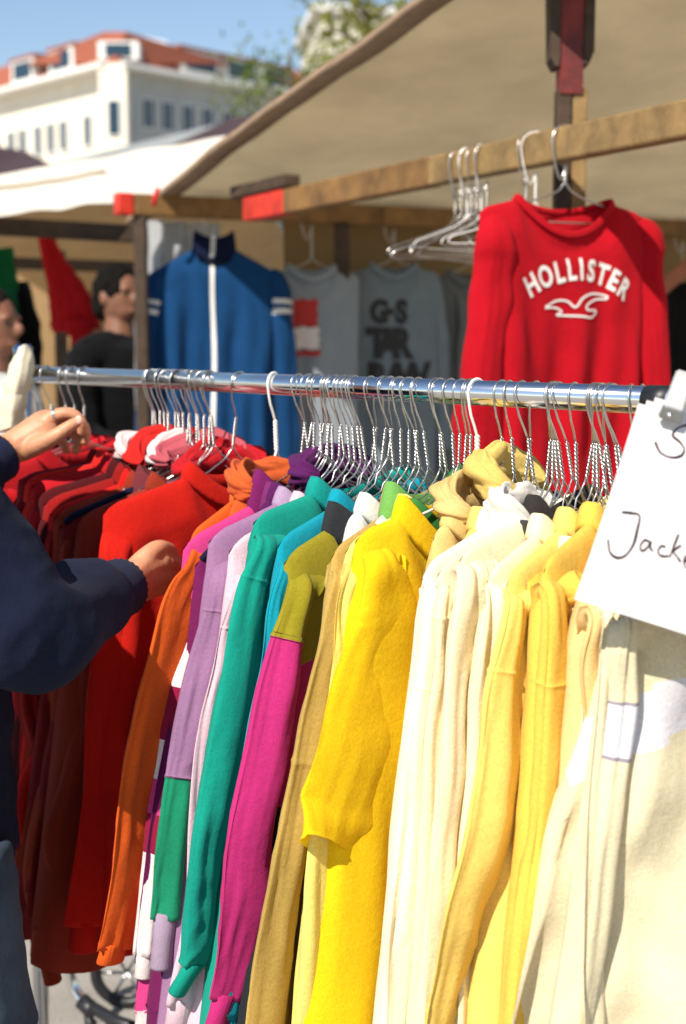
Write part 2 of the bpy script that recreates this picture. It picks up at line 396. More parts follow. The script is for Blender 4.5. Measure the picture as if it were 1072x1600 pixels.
# back rail and second back rail under the canvas
q0 = P(206, 311, 5.15); q0.z = 2.07; q1 = q0 + vN * 4.2
bar('back_rail', q0, q0 + vN * 1.0, .06, .075, wood, stall); bar('back_rail', q0 + vN * 1.003, q1, .06, .075, wood, stall)
bar('red_rail_tip', q0 - vN * .06, q0 - vN * .002, .062, .077, red_paint, stall)
cp = q0 + vN * .03
bar('corner_post', (cp.x, cp.y, 0), (cp.x, cp.y, 2.03), .045, .05, wood_dark, stall, up=(0, 1, 0))
cp2 = q0 + vN * .83 + uN * .02
bar('inner_post', (cp2.x, cp2.y, 0), (cp2.x, cp2.y, 2.03), .06, .06, wood_dark, stall, up=(0, 1, 0))
# the near post with its red bracket head
pp = P(890, 240, 3.36)
hb = P(880, 140, 3.36).z
bar('front_post', (pp.x - .017, pp.y, 0), (pp.x - .017, pp.y, hb), .034, .06, wood_dark, stall, up=(0, 1, 0), bev=.004)
bar('front_post_board', (pp.x + .018, pp.y, 0), (pp.x + .018, pp.y, hb), .034, .055, wood_pale, stall, up=(0, 1, 0), bev=.004)
def prism(name, prof, y0, y1, mat, parent):
    n = len(prof); V = [Vector((x, y0, z)) for x, z in prof] + [Vector((x, y1, z)) for x, z in prof]
    Fc = [tuple(range(n)), tuple(reversed(range(n, 2 * n)))] + [(i, (i + 1) % n, n + (i + 1) % n, n + i) for i in range(n)]
    return mesh(name, V, Fc, mat, parent, False)
def zz(py): return P(890, py, 3.36).z
def xx(px): return P(px, 100, 3.36).x
prism('bracket_core', [(xx(872), zz(150)), (xx(908), zz(150)), (xx(908), zz(-70)), (xx(872), zz(-70))], pp.y - .034, pp.y + .03, dark_red_paint, stall)
prism('bracket_cheek', [(xx(853), zz(-60)), (xx(857), zz(95)), (xx(864), zz(108)), (xx(871), zz(108)), (xx(871), zz(-60))], pp.y - .04, pp.y + .04, wood_dark, stall)
prism('bracket_cheek', [(xx(909), zz(-60)), (xx(909), zz(105)), (xx(916), zz(105)), (xx(924), zz(85)), (xx(924), zz(-60))], pp.y - .04, pp.y + .04, wood_dark, stall)
bt = P(868, 236, 3.22)
tube('bolt', [bt - Vector((0, .02, 0)), bt + Vector((0, .02, 0))], .009, steel, stall, 10)
br0 = P(1000, 480, 5.2); br1 = P(1110, 385, 5.2)
bar('diagonal_brace', br0, br1, .05, .05, plain('brace_wood', srgb(150, 92, 70), .8, 0, 12, .3), stall)
# back wall of canvas
w0 = q0 + vN * .72 - uN * .28
def bw(i, j):
    p = w0 + vN * (i * 3.6); z = 2.08 - j * 2.0
    f = .03 * math.sin(i * 34) * j + .03 * noise.noise((i * 12, j * 3, 2))
    return Vector((p.x, p.y, z)) - uN * f
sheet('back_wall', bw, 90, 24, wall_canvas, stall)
# grey plastic sheeting tied to the corner
pl = fabric(srgb(196, 198, 200), .35, 0, 0, 1)
s0 = q0 + vN * .06 - uN * .14
def plast(i, j):
    p = s0 + vN * (i * .33 - .03 * j)
    f = .02 * math.sin(i * 26 + 2 * j) + .025 * noise.noise((i * 6, j * 6, 9))
    return Vector((p.x, p.y, 2.03 - j * .95)) + uN * f
ps_ = sheet('plastic_sheet', plast, 40, 40, pl, None); tag(ps_, 'crumpled translucent grey plastic sheet hanging behind the blue track jacket', 'plastic sheet')
rb = tube('ribbon_tie', [P(247, 295, 5.1), P(243, 306, 5.08), P(240, 322, 5.09)], .008, fabric(srgb(220, 40, 50), 0), stall, 6)

# ------------------------------------------------------------------ neighbouring stall with white canopy
st2o = P(90, 400, 6.5)
st2 = empty('white_canopied_stall', (st2o.x, st2o.y, 0), 'neighbouring stall with sunlit white canvas canopy on dark timbers', 'stall')
A0, A1, B1, B0 = P(-160, 357, 5.2), P(238, 308, 5.9), P(362, 211, 7.6), P(-160, 300, 6.9)
def can2(i, j):
    p = (A0.lerp(A1, i)).lerp(B0.lerp(B1, i), j)
    return p + Vector((0, 0, -.03 * math.sin(math.pi * j) * math.sin(math.pi * i) + .01 * noise.noise((i * 9, j * 5, 4))))
sheet('canopy', can2, 40, 20, white_canvas, st2)
tube('canopy_seam', [can2(k / 20, .72 - .12 * (k / 20) + .002) + Vector((0, -.012, .012)) for k in range(0, 14)], .008, plain('seam_cord', srgb(150, 130, 100), .9), st2, 6)
D0, D1 = B0 + Vector((.3, 2.2, -.45)), B1 + Vector((.3, 2.2, -.6))
def can3(i, j): return (B0.lerp(B1, i)).lerp(D0.lerp(D1, i), j)
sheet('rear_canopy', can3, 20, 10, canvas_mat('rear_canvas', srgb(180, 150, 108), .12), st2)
e0, e1 = P(-150, 352, 5.6), P(206, 378, 6.0); e0.z = e1.z = 2.05
bar('front_beam', P(-150, 345, 5.6), P(212, 366, 5.9), .06, .07, wood_dark, st2)
bar('rear_beam', P(-150, 405, 7.4), P(212, 418, 7.4), .06, .06, wood_dark, st2)
for px, Y in ((-60, 5.95), (95, 7.5)):
    b_ = P(px, 500, Y); bar('post', (b_.x, b_.y, 0), (b_.x, b_.y, 2.05), .06, .06, wood_dark, st2, up=(0, 1, 0))
w2 = [P(-200, 500, 9.2), P(420, 500, 9.0)]
def bw2(i, j):
    p = w2[0].lerp(w2[1], i); return Vector((p.x, p.y + .05 * math.sin(i * 40) * j, 2.0 - 2.0 * j))
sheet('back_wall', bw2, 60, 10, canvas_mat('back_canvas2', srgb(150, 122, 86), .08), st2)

# ------------------------------------------------------------------ clothes rack
RL = P(45, 584, 2.70); RR = P(1040, 627, 1.55); zR = (RL.z + RR.z) / 2
RL.z = RR.z = zR
dR = (RR - RL).normalized(); RAD = .0155
def rail_at(px):
    lo, hi = -.6, 3.0
    for _ in range(50):
        m_ = (lo + hi) / 2
        if proj(RL + dR * m_)[0] < px: lo = m_
        else: hi = m_
    return RL + dR * lo
RE = rail_at(1340)
rack = empty('clothes_rack', (RL.x, RL.y, 0), 'chrome clothes rack packed with colourful second-hand sweatshirts', 'clothes rack')
tube('top_rail', [RL - dR * .03, RE], RAD, chrome, rack, 32)
tube('rail_sleeve', [rail_at(1014) , rail_at(1052)], RAD + .0012, black_plastic, rack, 24)
for e, nm in ((RL - dR * .02, 1), (RE, 2)):
    tube('upright', [(e.x, e.y, .12), (e.x, e.y, zR + (.035 if nm == 1 else -.01))], .0155, chrome, rack, 20)
    if nm == 1:
        tube('end_cap', [(e.x, e.y, zR + .032), (e.x, e.y, zR + .05), (e.x, e.y, zR + .056)], [.019, .019, .012], plain('blue_chrome', srgb(120, 150, 180), .2, 1), rack, 20)
    nn = Vector((-dR.y, dR.x, 0))
    tube('foot', [Vector((e.x, e.y, .11)) - nn * .28, Vector((e.x, e.y, .11)) + nn * .28], .0155, chrome, rack, 16)
    for s in (-1, 1):
        c = Vector((e.x, e.y, 0)) + nn * .26 * s
        wh = tube('castor', [c + Vector((-.012, 0, .035)), c + Vector((.012, 0, .035))], .035, black_plastic, rack, 20)
        tube('castor_fork', [c + Vector((0, 0, .06)), c + Vector((0, 0, .1))], .012, steel, wh, 10)
tube('base_bar', [(RL.x, RL.y, .14), (RE.x, RE.y, .14)], .0155, chrome, rack, 16)

# ------------------------------------------------------------------ wire hangers
def hanger(H, A, label, mat=wire, tipz=-.178, hw=.205, group='wire hangers', rad=.0013, rr=None, neck_lean=0, apex=-.108, lean=0):
    """H: centre of what it hangs on; A: unit vector along the shoulders, hook bulges to +A"""
    A = Vector(A); rr = (rr or RAD) + rad * .9
    root_loc = Vector(H)
    def L(a, z, b=0): return H + A * a + Vector((0, 0, z)) + Bv * (b + lean * max(0, min(1, (z - apex) / .108)))
    Bv = Vector((-A.y, A.x, 0))
    pts = []
    for k in range(15):
        an = R(165 - k * 18.5) if k < 13 else None
        if an is None: break
        pts.append((-(-math.cos(an)) * rr * 1.0, math.sin(an) * rr))
    pts = [(math.cos(R(190 - k * 17)) * rr, math.sin(R(190 - k * 17)) * rr) for k in range(13)]
    pts = [(pts[0][0] * 1.12, pts[0][1] - .006)] + pts
    pts += [(rr * .72, -rr * 1.5), (rr * .35, -rr * 2.3), (neck_lean, -.055)]
    sp = spline(pts, 34)
    V, Fc = tube_vf([L(*p) for p in sp], rad, 6)
    zt, zb = -.052, apex + .010
    fr = [(.001, zb), (.004, zb - .006), (.012, apex - .006), (.02, apex - .012)]
    fr += [(hw * s, apex - .010 + (tipz - apex + .010) * s ** .9) for s in (.22, .4, .6, .8, .95)] + [(hw, tipz - .004), (hw + .002, tipz - .010), (hw - .008, tipz - .014)]
    full = [(a, z) for a, z in fr] + [(-a, z) for a, z in reversed(fr)]
    v, f = tube_vf([L(a, z) for a, z in full], rad, 6, True, len(V)); V += v; Fc += f
    o = mesh('wire_hanger', V, Fc, mat, None, origin=root_loc)
    tag(o, label, 'hanger', group)
    V, Fc = [], []
    for h in (0, math.pi):
        hel = [L(math.cos(h + 9.5 * math.pi * s) * rad * 1.05, zt + (zb - zt) * s, math.sin(h + 9.5 * math.pi * s) * rad * 1.05) for s in np.linspace(0, 1, 44)]
        v, f = tube_vf(hel, rad, 5, True, len(V)); V += v; Fc += f
    mesh('twisted_neck', V, Fc, mat, o)
    return o

# ------------------------------------------------------------------ garments
def fbm(x, y, z): return noise.noise((x, y, z)) + .5 * noise.noise((2.1 * x, 2.1 * y, 2.1 * z + 7))
class Spec: pass
def sleeve_mesh(path, W0, mats, parent, seed, segs=None, n=44, rings=70, lobes=.16, fold=.009, cuff=None, cuffmat=None, open_end=False, name='sleeve', wrink=1.0, flat=1.0, front=False, seams=(), plane=None, end_cut=0):
    """path: rows (x, y, z, ru, rw) - centre and half widths across and along the view"""
    us = list(np.linspace(0, 1, rings))
    for sm_ in list(seams) + [q[0] for q in (segs or []) if q[0] > 0]:
        us += [sm_ - .008, sm_ - .004, sm_ - .0015, sm_ + .0015, sm_ + .004, sm_ + .008]
    us = sorted(u for u in us if 0 <= u <= 1)
    rows = spline(path, us); V, Fc, mi = [], [], []
    for i, r_ in enumerate(rows):
        iu = us[i] * 70; q = min(1, iu / 18); r_[0] += .006 * q * noise.noise((seed * 3.1, iu * .085, 1)); r_[3] *= 1 + .16 * q * noise.noise((seed * 2.3, iu * .13, 5)); r_[1] += .012 * q * noise.noise((seed * 1.3, iu * .07, 9))
    ctr = [Vector(r[:3]) for r in rows]; N = len(rows)
    dist = [0]
    for i in range(1, N): dist.append(dist[-1] + (ctr[i] - ctr[i - 1]).length)
    tot = dist[-1]; right = Vector((1, 0, 0)); ph = seed * 1.7
    frames = []
    for i in range(N):
        T = (ctr[min(i + 1, N - 1)] - ctr[max(i - 1, 0)]).normalized()
        if front: W = Vector((0, -1, 0)); W = (W - T * W.dot(T)).normalized(); U = W.cross(T)
        elif plane: W = (plane - T * plane.dot(T)).normalized(); U = W.cross(T)
        else: U = (right - T * right.dot(T)).normalized(); W = T.cross(U)
        frames.append((T, U, W))
        t = dist[i] / tot
        for k in range(n):
            a = 2 * math.pi * k / n; c, s = math.cos(a), math.sin(a)
            pe = 1.15 if (front or not plane) else 1.7
            cu, su = math.copysign(abs(c) ** pe, c), math.copysign(abs(s) ** 1.0, s)
            z_ = dist[i]
            # long hanging folds: sharp valleys, soft ridges
            rdg = 1.25 * abs(noise.noise((c * .95 + ph, s * .95 + 3, z_ * 1.7 + ph))) + .42 * abs(noise.noise((c * 1.9 + ph, s * 1.9, z_ * 3.3 + 5 + ph))) + .16 * noise.noise((c * 3 + ph, s * 3, z_ * 16))
            d = fold * (1.9 * rdg - .75) * min(1, t * 4 + .15)
            lob = 1 + lobes * math.sin(3 * a + ph + 1.5 * t) * min(1, t * 4 + .2)
            # cross wrinkles that gather towards elbow and cuff
            msk = max(0, noise.noise((c * .8 + ph, s * .8, z_ * 5)) + .25) * (max(0, t - .35) * 1.4 + .1)
            d -= wrink * .007 * abs(math.sin(z_ * 46 + 2.6 * c + 1.9 * math.sin(a + ph) + 3 * noise.noise((ph, z_ * 6, c)))) ** .6 * msk
            for sm_ in seams:
                x_ = (us[i] - sm_) / .0035
                if abs(x_) < 6: d += .0015 * math.exp(-x_ * x_) + (.0009 if x_ < 0 else 0) * math.exp(-abs(x_) * .5)
            pv = ctr[i] + U * (cu * rows[i][3] * lob + c * d) + W * (su * rows[i][4] * (lob if not plane else 1 + .3 * (lob - 1)) + s * d * .5)
            if end_cut and us[i] > .8: pv -= T * end_cut * ((us[i] - .8) / .2) ** 2 * (.5 - .5 * (U * c + W * s).y)
            V.append(pv)
    for i in range(N - 1):
        for k in range(n):
            p, q = i * n + k, i * n + (k + 1) % n
            Fc.append((p, q, q + n, p + n))
            t = us[i]; m = 0
            if segs:
                for t0, idx in segs:
                    if t >= t0: m = idx
            mi.append(m)
    if not open_end:
        Fc.append(tuple((N - 1) * n + k for k in range(n))); mi.append(mi[-1])
    o = mesh(name, V, Fc, mats, parent, True, mi)
    if cuff:
        T, U, W = frames[-1]; e = ctr[-1] - T * .008; V, Fc = [], []; nn = 48
        for j, (s, sc) in enumerate(((0, .62), (.06, .72), (.5, .64), (.95, .66), (1, .6), (1, .5))):
            for k in range(nn):
                a = 2 * math.pi * k / nn; rb_ = 1 + (.05 if k % 2 else -.03)
                V.append(e + T * cuff * s + U * math.cos(a) * rows[-1][3] * sc * rb_ * 1.25 + W * math.sin(a) * rows[-1][4] * sc * rb_)
        for j in range(5):
            for k in range(nn):
                p, q = j * nn + k, j * nn + (k + 1) % nn; Fc.append((p, q, q + nn, p + nn))
        Fc.append(tuple(5 * nn + k for k in range(nn)))
        mesh('cuff', V, Fc, cuffmat or mats[0], o)
    return o
def seam_ring(path, t, mat, parent, r=.0022, n=28):
    """stitched ridge round a sleeve"""
    rows = spline(path, 60); i = int(t * 59); c = Vector(rows[i][:3]); T = (Vector(rows[min(i + 1, 59)][:3]) - Vector(rows[max(i - 1, 0)][:3])).normalized()
    U = (Vector((1, 0, 0)) - T * T.x).normalized(); W = T.cross(U)
    pts = [c + U * math.cos(a) * (rows[i][3] * 1.03) + W * math.sin(a) * (rows[i][4] * 1.03) for a in np.linspace(0, 2 * math.pi, n)]
    return tube('seam', pts, r, mat, parent, 6)

def garment(name, label, cat, H, A, color, hw=.215, tipz=-.185, nw=.105, nd=.06, length=.72, thick=.024, fold=.012, seed=1, near=None, far=None,
            body_mats=None, body_zone=None, collar=None, collar_h=.022, sleeve_mats=None, sleeve_segs=None, cuff=.055, cuffmat=None, group=None,
            trans=.12, open_end=False, hood=None, flare=.12, na=46, nv=56, apex=-.113, sleeveW=.062, far_len=.55, tb=.026, lobes=.16, hem=True, fuzz=1.0, front_flat=False, neckside=0, stand=False, body_shift=.0, wr=1.0, sfold=.007, front=False, seams=(), end_cut=0):
    """a pullover on a hanger: body front and back, two sleeves, collar, cuffs, hem band"""
    A = Vector(A).normalized(); B = Vector((-A.y, A.x, 0)); H = Vector(H)
    root = empty(name, H, label, cat, group)
    fm = body_mats or [fabric(color, trans, fuzz)]
    rs = random.Random(seed); ph = [rs.uniform(0, 6.3) for _ in range(6)]
    def sh(a):
        x = abs(a) / hw; return apex + (tipz - apex) * (x ** .85) + .001 - .018 * max(0, x - .9) / .1 * .5
    zhem = apex - length
    def top(a, side):
        if abs(a) < nw:
            k = max(0, 1 - (a / nw) ** 2); return sh(nw) - (nd if side > 0 else .03) * k
        return sh(a)
    def bfun(a, v, z, side, x):
        k = math.sqrt(max(0, 1 - x ** 8))
        nk = math.sqrt(max(0, 1 - (a / nw) ** 2)) if abs(a) < nw else 0
        th = thick * k * min(1, math.sqrt(max(0, v) / .09 + 1e-9)) * (1 + .5 * v)
        th = max(th, tb * nk * max(0, 1 - v * 5))
        g = min(1, v * 2.2) * (.55 + .7 * v)
        d = fold * g * (math.sin(a * 38 + ph[0] + 1.2 * v) * .6 + .55 * math.sin(a * 71 + ph[1] - 1.5 * v) + .7 * fbm(a * 9 + ph[2], v * 2.2, ph[3] + side))
        d += fold * .9 * g * (abs(noise.noise((a * 11 + ph[2], v * 1.6 + a * 3, ph[1] + side))) * 2 - .6)
        d += fold * .35 * min(1, v * 6) * noise.noise((a * 16 + ph[4], v * 9 + a * 12, side * 3.0 + ph[5]))
        if front_flat: d *= .55
        return side * th + d * (1 if side > 0 else .8) * k ** .5
    def pt(a, z, b): return H + A * (a + body_shift * max(0, apex - z)) + B * b + Vector((0, 0, z))
    def surf(a, z, side=1):
        v = max(0.0, (z - top(a, side)) / (zhem - top(a, side))); x = min(1, abs(a) / (hw * (1 + flare * v)))
        return bfun(a / (1 + flare * v), v, z, side, x)
    V, Fc, mi = [], [], []
    for side in (1, -1):
        base = len(V)
        for j in range(nv):
            v = (j / (nv - 1)) ** 1.25
            for i in range(na):
                x = -1 + 2 * i / (na - 1); x = math.copysign(abs(x) ** .85, x)
                a0 = x * hw; zt = top(a0, side); z = zt + (zhem + .012 * math.sin(a0 * 30 + ph[0]) - zt) * v
                V.append(pt(a0 * (1 + flare * v), z, bfun(a0, v, z, side, abs(x))))
        for j in range(nv - 1):
            for i in range(na - 1):
                p = base + j * na + i; Fc.append((p, p + 1, p + na + 1, p + na))
                mi.append(body_zone((-1 + 2 * (i + .5) / (na - 1)) * hw, (j + .5) / (nv - 1), side) if body_zone else 0)
    body = mesh('body', V, Fc, fm, root, True, mi)
    bm = bmesh.new(); bm.from_mesh(body.data); bmesh.ops.remove_doubles(bm, verts=bm.verts, dist=.0008); bmesh.ops.recalc_face_normals(bm, faces=bm.faces); bm.to_mesh(body.data); bm.free()
    # collar: a ribbed band round the neck
    cmat = collar or fm[0]; V, Fc = [], []; n = 72; rows = 6
    for k in range(n):
        a = 2 * math.pi * k / n; x, s = math.cos(a), math.sin(a); side = 1 if s >= 0 else -1
        aa = x * nw; z = sh(nw) - (nd if side > 0 else .03) * s * s; b = tb * s + bfun(aa, .001, z, side, abs(aa) / hw) * .05
        rib = .0009 if k % 2 else -.0004
        hh = collar_h
        q_ = .0048 / nw; prof = [(1 + q_, -.45), (1 + 1.3 * q_, .0), (1 + .5 * q_, .55), (1 - .6 * q_, .98), (1 - 1.4 * q_, .96), (1 - .7 * q_, .4)]
        for r_, zq in prof:
            V.append(pt(aa * r_ , z + zq * hh + (0 if stand else abs(s) * .004), (b + math.copysign(.002, s) + rib * s) * (r_ if not stand else 1)))
    for k in range(n):
        for j in range(rows):
            p, q = k * rows + j, k * rows + (j + 1) % rows; p2, q2 = ((k + 1) % n) * rows + j, ((k + 1) % n) * rows + (j + 1) % rows
            Fc.append((p, p2, q2, q))
    mesh('collar', V, Fc, cmat, root)
    if hem:
        V, Fc = [], []; n = 100
        for j, (dz, sc) in enumerate(((.004, .97), (-.005, 1.0), (-.05, .93), (-.055, .86))):
            for k in range(n):
                a = 2 * math.pi * k / n; x = math.cos(a); side = 1 if math.sin(a) >= 0 else -1
                a0 = x * hw; b = bfun(a0, 1, zhem, side, abs(x)) * sc + math.copysign(.001, side) * (k % 2)
                V.append(pt(a0 * (1 + flare) * (.985 if j else 1), zhem + dz + .012 * math.sin(a0 * 30 + ph[0]), b))
        for j in range(3):
            for k in range(n):
                p, q = j * n + k, j * n + (k + 1) % n; Fc.append((p, q, q + n, p + n))
        mesh('hem_band', V, Fc, cuffmat or fm[0], root)
    # sleeves
    sm = sleeve_mats or [fm[0]]
    for sgn, path in ((1, near), (-1, far)):
        if path == 'none': continue
        tip = pt(sgn * hw * .96, sh(hw * .9), 0)
        if path is None:
            ln = far_len * rs.uniform(.92, 1.06); ru = .026
            path = [tuple(tip - A * sgn * .055 + Vector((0, 0, -.02))) + (.004, .006), tuple(tip - A * sgn * .035 + Vector((0, 0, -.04))) + (.016, .036),
                    tuple(tip + A * sgn * .026 + Vector((0, 0, -.12))) + (ru, .062), tuple(tip + A * sgn * .022 + Vector((0, 0, -.12 - ln * .4))) + (ru, .06),
                    tuple(tip + A * sgn * .0 + Vector((0, 0, -.12 - ln))) + (ru * .8, .05)]
        o = sleeve_mesh(path, sleeveW, sm, root, seed + (3 if sgn < 0 else 0), sleeve_segs, cuff=cuff, cuffmat=cuffmat, open_end=open_end, lobes=lobes, wrink=wr, fold=sfold, front=front, seams=seams if sgn > 0 else (), plane=None if front else A, end_cut=end_cut if sgn > 0 else 0)
    if hood:
        hm_, ha, hz, hb, hr = hood; V, Fc = [], []; nu, ns = 40, 46
        for i in range(ns):
            q = i / (ns - 1); an = R(-35 + 250 * q); fat = math.sin(math.pi * min(1, max(0, q * 1.06 + .02))) ** .5
            wv = noise.noise((q * 3 + ph[0], ph[1], 0))
            cpt = pt(ha + nw * .62 * math.cos(an) , apex - .022 + hz + .010 * math.sin(an * 1.0) + .014 * wv, (tb + .012) * math.sin(an) * (-1) * .9)
            rd = (A * math.cos(an) - B * math.sin(an) * .8); up_ = Vector((0, 0, 1))
            for k in range(nu):
                f_ = 2 * math.pi * k / nu; c, s_ = math.cos(f_), math.sin(f_)
                rg_ = abs(noise.noise((c * 1.5 + ph[2], s_ * 1.5, q * 2.6 + ph[3]))) * 2 + abs(noise.noise((c * 2.6, s_ * 2.6 + ph[4], q * 5 + ph[3]))) * .9
                rr_ = (.62 + .55 * rg_) * fat
                V.append(cpt + rd * c * hr[1] * .68 * rr_ + up_ * s_ * hr[2] * .74 * rr_)
        for i in range(ns - 1):
            for k in range(nu):
                p, q = i * nu + k, i * nu + (k + 1) % nu; Fc.append((p, q, q + nu, p + nu))
        mesh('hood', V, Fc, hm_, root)
    root['label'] = label
    s = Spec(); s.root = root; s.surf = surf; s.pt = pt; s.A = A; s.B = B; s.H = H; s.body = body; s.sh = sh; s.tip = pt(hw, sh(hw), 0)
    return s

def solve_yaw(H, tip, hw, dz):
    best = None
    for k in range(0, 1000):
        th = R(175 + 105 * k / 1000); p = H + Vector((math.cos(th), math.sin(th), 0)) * hw + Vector((0, 0, dz))
        e = abs(proj(p)[0] - tip)
        if best is None or e < best[0] - 1e-6: best = (e, th)
    return best[1]
def rail_garment(desc, cat, hook, tip, color, path=None, Wv=.06, label_extra=None, **kw):
    """a garment on the rack: hook position on the rail, where its near shoulder ends, and how its near sleeve falls (left edge, right edge, height)"""
    H = rail_at(hook); hw = kw.get('hw', .215)
    th = solve_yaw(H, tip[0], hw, -.185); A = Vector((math.cos(th), math.sin(th), 0))
    Y = (H + A * hw).y
    tz = P(tip[0], tip[1], Y).z - H.z; tz = max(-.26, min(-.155, tz))
    seed = kw.get('seed', 1)
    if path is None:
        rr = random.Random(seed * 3 + 1); wpx = 44 * 2.0 / Y
        path = [(tip[0] - 4, tip[0] + wpx * .9, tip[1] + 70)]; x0 = tip[0]; ln = rr.uniform(560, 700)
        for q in (.3, .5, .68, .85, 1):
            x0 = tip[0] - 55 * q + rr.uniform(-16, 22); ww = wpx * rr.uniform(.85, 1.5) * (1 if q < 1 else .8); path.append((x0 - ww * .1, x0 + ww, tip[1] + ln * q))
    tp = H + A * hw + Vector((0, 0, tz))
    r0 = (path[0][1] - path[0][0]) / 2 * Y / F_PX
    rows = [tuple(tp - A * .055 + Vector((0, 0, -.022))) + (.004, .006), tuple(tp - A * .036 + Vector((0, 0, -.040))) + (.015, .034)]
    ax = max(.3, abs(A.x)); bx = max(.3, abs(A.y))
    for k, row in enumerate(path):
        xl, xr, y = row[:3]; Bq = Vector((-A.y, A.x, 0)); dq = P((xl + xr) / 2, y, 1.0) - CAM
        yq = (H + Bq * .012 - CAM).dot(Bq) / dq.dot(Bq) * dq.y if abs(dq.dot(Bq)) > .05 else Y
        yy = max(Y - .05, min(Y + .055, yq)) + (row[3] if len(row) > 3 else 0) - .006
        c = P((xl + xr) / 2, y, yy); h = (xr - xl) / 2 * yy / F_PX
        rw = min(.075, max(.020, .86 * h / ax)); ru = min(kw.get('ru_max', .022), max(.42 * h, math.sqrt(max(0, h * h - (rw * ax) ** 2))) / max(.6, bx))
        rows.append(tuple(c) + (ru, rw * (1 if k else .72)))
    kw.pop('ru_max', 0)
    if kw.pop('no_near', 0): rows = 'none'; kw['far'] = 'none'
    kw.setdefault('body_shift', .10)
    return garment(kw.pop('name', cat.replace(' ', '_').replace('-', '_')), desc, cat, H, A, color, tipz=tz, near=rows, **{**kw, 'hw': hw}), rows, H, A, tz

c_ = srgb
GARS = []
def G(*a, **k): GARS.append((a, k))
WHITE_CREAM = c_(244, 230, 192); CREAM = c_(246, 226, 178); PALE_Y = c_(248, 214, 112); MUST = c_(240, 198, 84); YEL = c_(250, 210, 26)
TAN = c_(190, 158, 84); OLIVE = c_(150, 138, 34); MAG = c_(196, 48, 120); TEAL = c_(18, 152, 132); CYAN = c_(16, 150, 170); LAV = c_(160, 118, 156); PLUM = c_(112, 28, 84)
PINKL = c_(226, 192, 204); ORANGE = c_(232, 96, 30); RED = c_(200, 30, 18); MAROON = c_(96, 22, 22); BROWN = c_(150, 50, 28); CRIM = c_(190, 28, 38); BLK = c_(30, 30, 34); GREEN = c_(60, 130, 60); PINK = c_(214, 66, 136)
# right to left along the rail
wb = [fabric(WHITE_CREAM, .22, 1.4), fabric(c_(238, 234, 238), .2, .8), fabric(c_(150, 140, 150), 0, .5)]
def zone1(a, v, s):
    u = v + (-.55) * (a - .02)
    return 1 if .19 < u < .33 else 0
G('cream fleece pullover with a white chest band under the paper sign', 'fleece pullover', 1280, (968, 948), WHITE_CREAM,
  [(948, 1003, 985), (934, 995, 1100), (906, 982, 1240), (884, 966, 1390), (862, 938, 1580), (846, 922, 1700)], body_mats=wb, body_zone=zone1, sleeve_mats=wb, sleeve_segs=[(.0, 0), (.418, 2), (.424, 1), (.508, 2), (.514, 0)], fold=.036, flare=.3, seed=11, length=.55, hem=False, lobes=.05, trans=.22, Wv=.05)
G('pale cream sweatshirt half hidden behind the white-banded fleece', 'sweatshirt', 1008, (938, 930), c_(246, 230, 190), [(930, 968, 975), (925, 962, 1100), (908, 955, 1300), (900, 950, 1500), (890, 950, 1660)], seed=12)
G('apricot cream jumper in the gap left of the white fleece', 'jumper', 994, (915, 915), c_(242, 206, 140), [(907, 946, 965), (904, 944, 1050), (903, 945, 1200), (890, 935, 1420), (880, 930, 1640)], seed=13)
G('mustard yellow sweatshirt with a tucked long sleeve beside the paper sign', 'sweatshirt', 962, (852, 878), MUST, [(842, 902, 930), (834, 905, 1020), (828, 904, 1150), (818, 896, 1300), (800, 882, 1450), (784, 866, 1640)], seed=14, seams=(.48,), nw=.08, collar=fabric(MUST, .15, .6, 1))
G('pale yellow sweatshirt whose sleeve swings out to the left', 'sweatshirt', 930, (796, 900), PALE_Y, [(784, 836, 950), (764, 832, 1060), (738, 824, 1190), (712, 812, 1310), (676, 766, 1460), (650, 716, 1620)], seed=15, seams=(.42,), lobes=.2, nw=.08)
G('cream knitted jumper with small black stitches on its shoulder', 'jumper', 905, (766, 895), c_(248, 232, 190), [(757, 796, 935), (748, 790, 1030), (740, 790, 1180), (720, 780, 1400), (700, 770, 1640)], seed=16)
G('cream cardigan with a dark collar band', 'cardigan', 885, (722, 862), c_(246, 228, 190), [(702, 770, 905), (696, 760, 1000), (684, 745, 1150), (664, 730, 1350), (650, 715, 1620)], seed=17, collar=fabric(c_(50, 46, 44), .05), nw=.075)
G('ribbed cream jumper two places right of the bright yellow shirt', 'jumper', 866, (690, 885), c_(244, 226, 184), [(678, 722, 930), (672, 716, 1040), (650, 705, 1200), (640, 690, 1400), (620, 690, 1640)], seed=18, seams=(.40,))
G('off-white sweatshirt directly right of the bright yellow shirt', 'sweatshirt', 838, (668, 882), c_(250, 236, 204), [(657, 706, 930), (643, 702, 1040), (627, 688, 1150), (624, 676, 1280), (603, 664, 1450), (598, 655, 1640)], seed=19, seams=(.48,))
G('bright yellow cotton t-shirt with one gaping short sleeve', 't-shirt', 748, (560, 822), YEL, [(554, 630, 880), (548, 662, 930), (532, 674, 1000), (500, 656, 1110), (468, 636, 1215), (446, 602, 1290), (434, 548, 1350)], seed=20, open_end=True, cuff=0, nw=.145, nd=.09, lobes=.04, flare=.2, thick=.03, fold=.012, body_shift=.10, sfold=.005, end_cut=.05, ru_max=.015, hem=True, length=.8, collar_h=.026, name='t_shirt', trans=.25, fuzz=.6, Wv=.055, wr=.4)
G('pale lemon sweatshirt edge just left of the bright yellow shirt', 'sweatshirt', 700, (545, 850), c_(244, 224, 120), [(533, 566, 900), (522, 556, 1000), (500, 550, 1160), (470, 540, 1400), (455, 530, 1620)], seed=21)
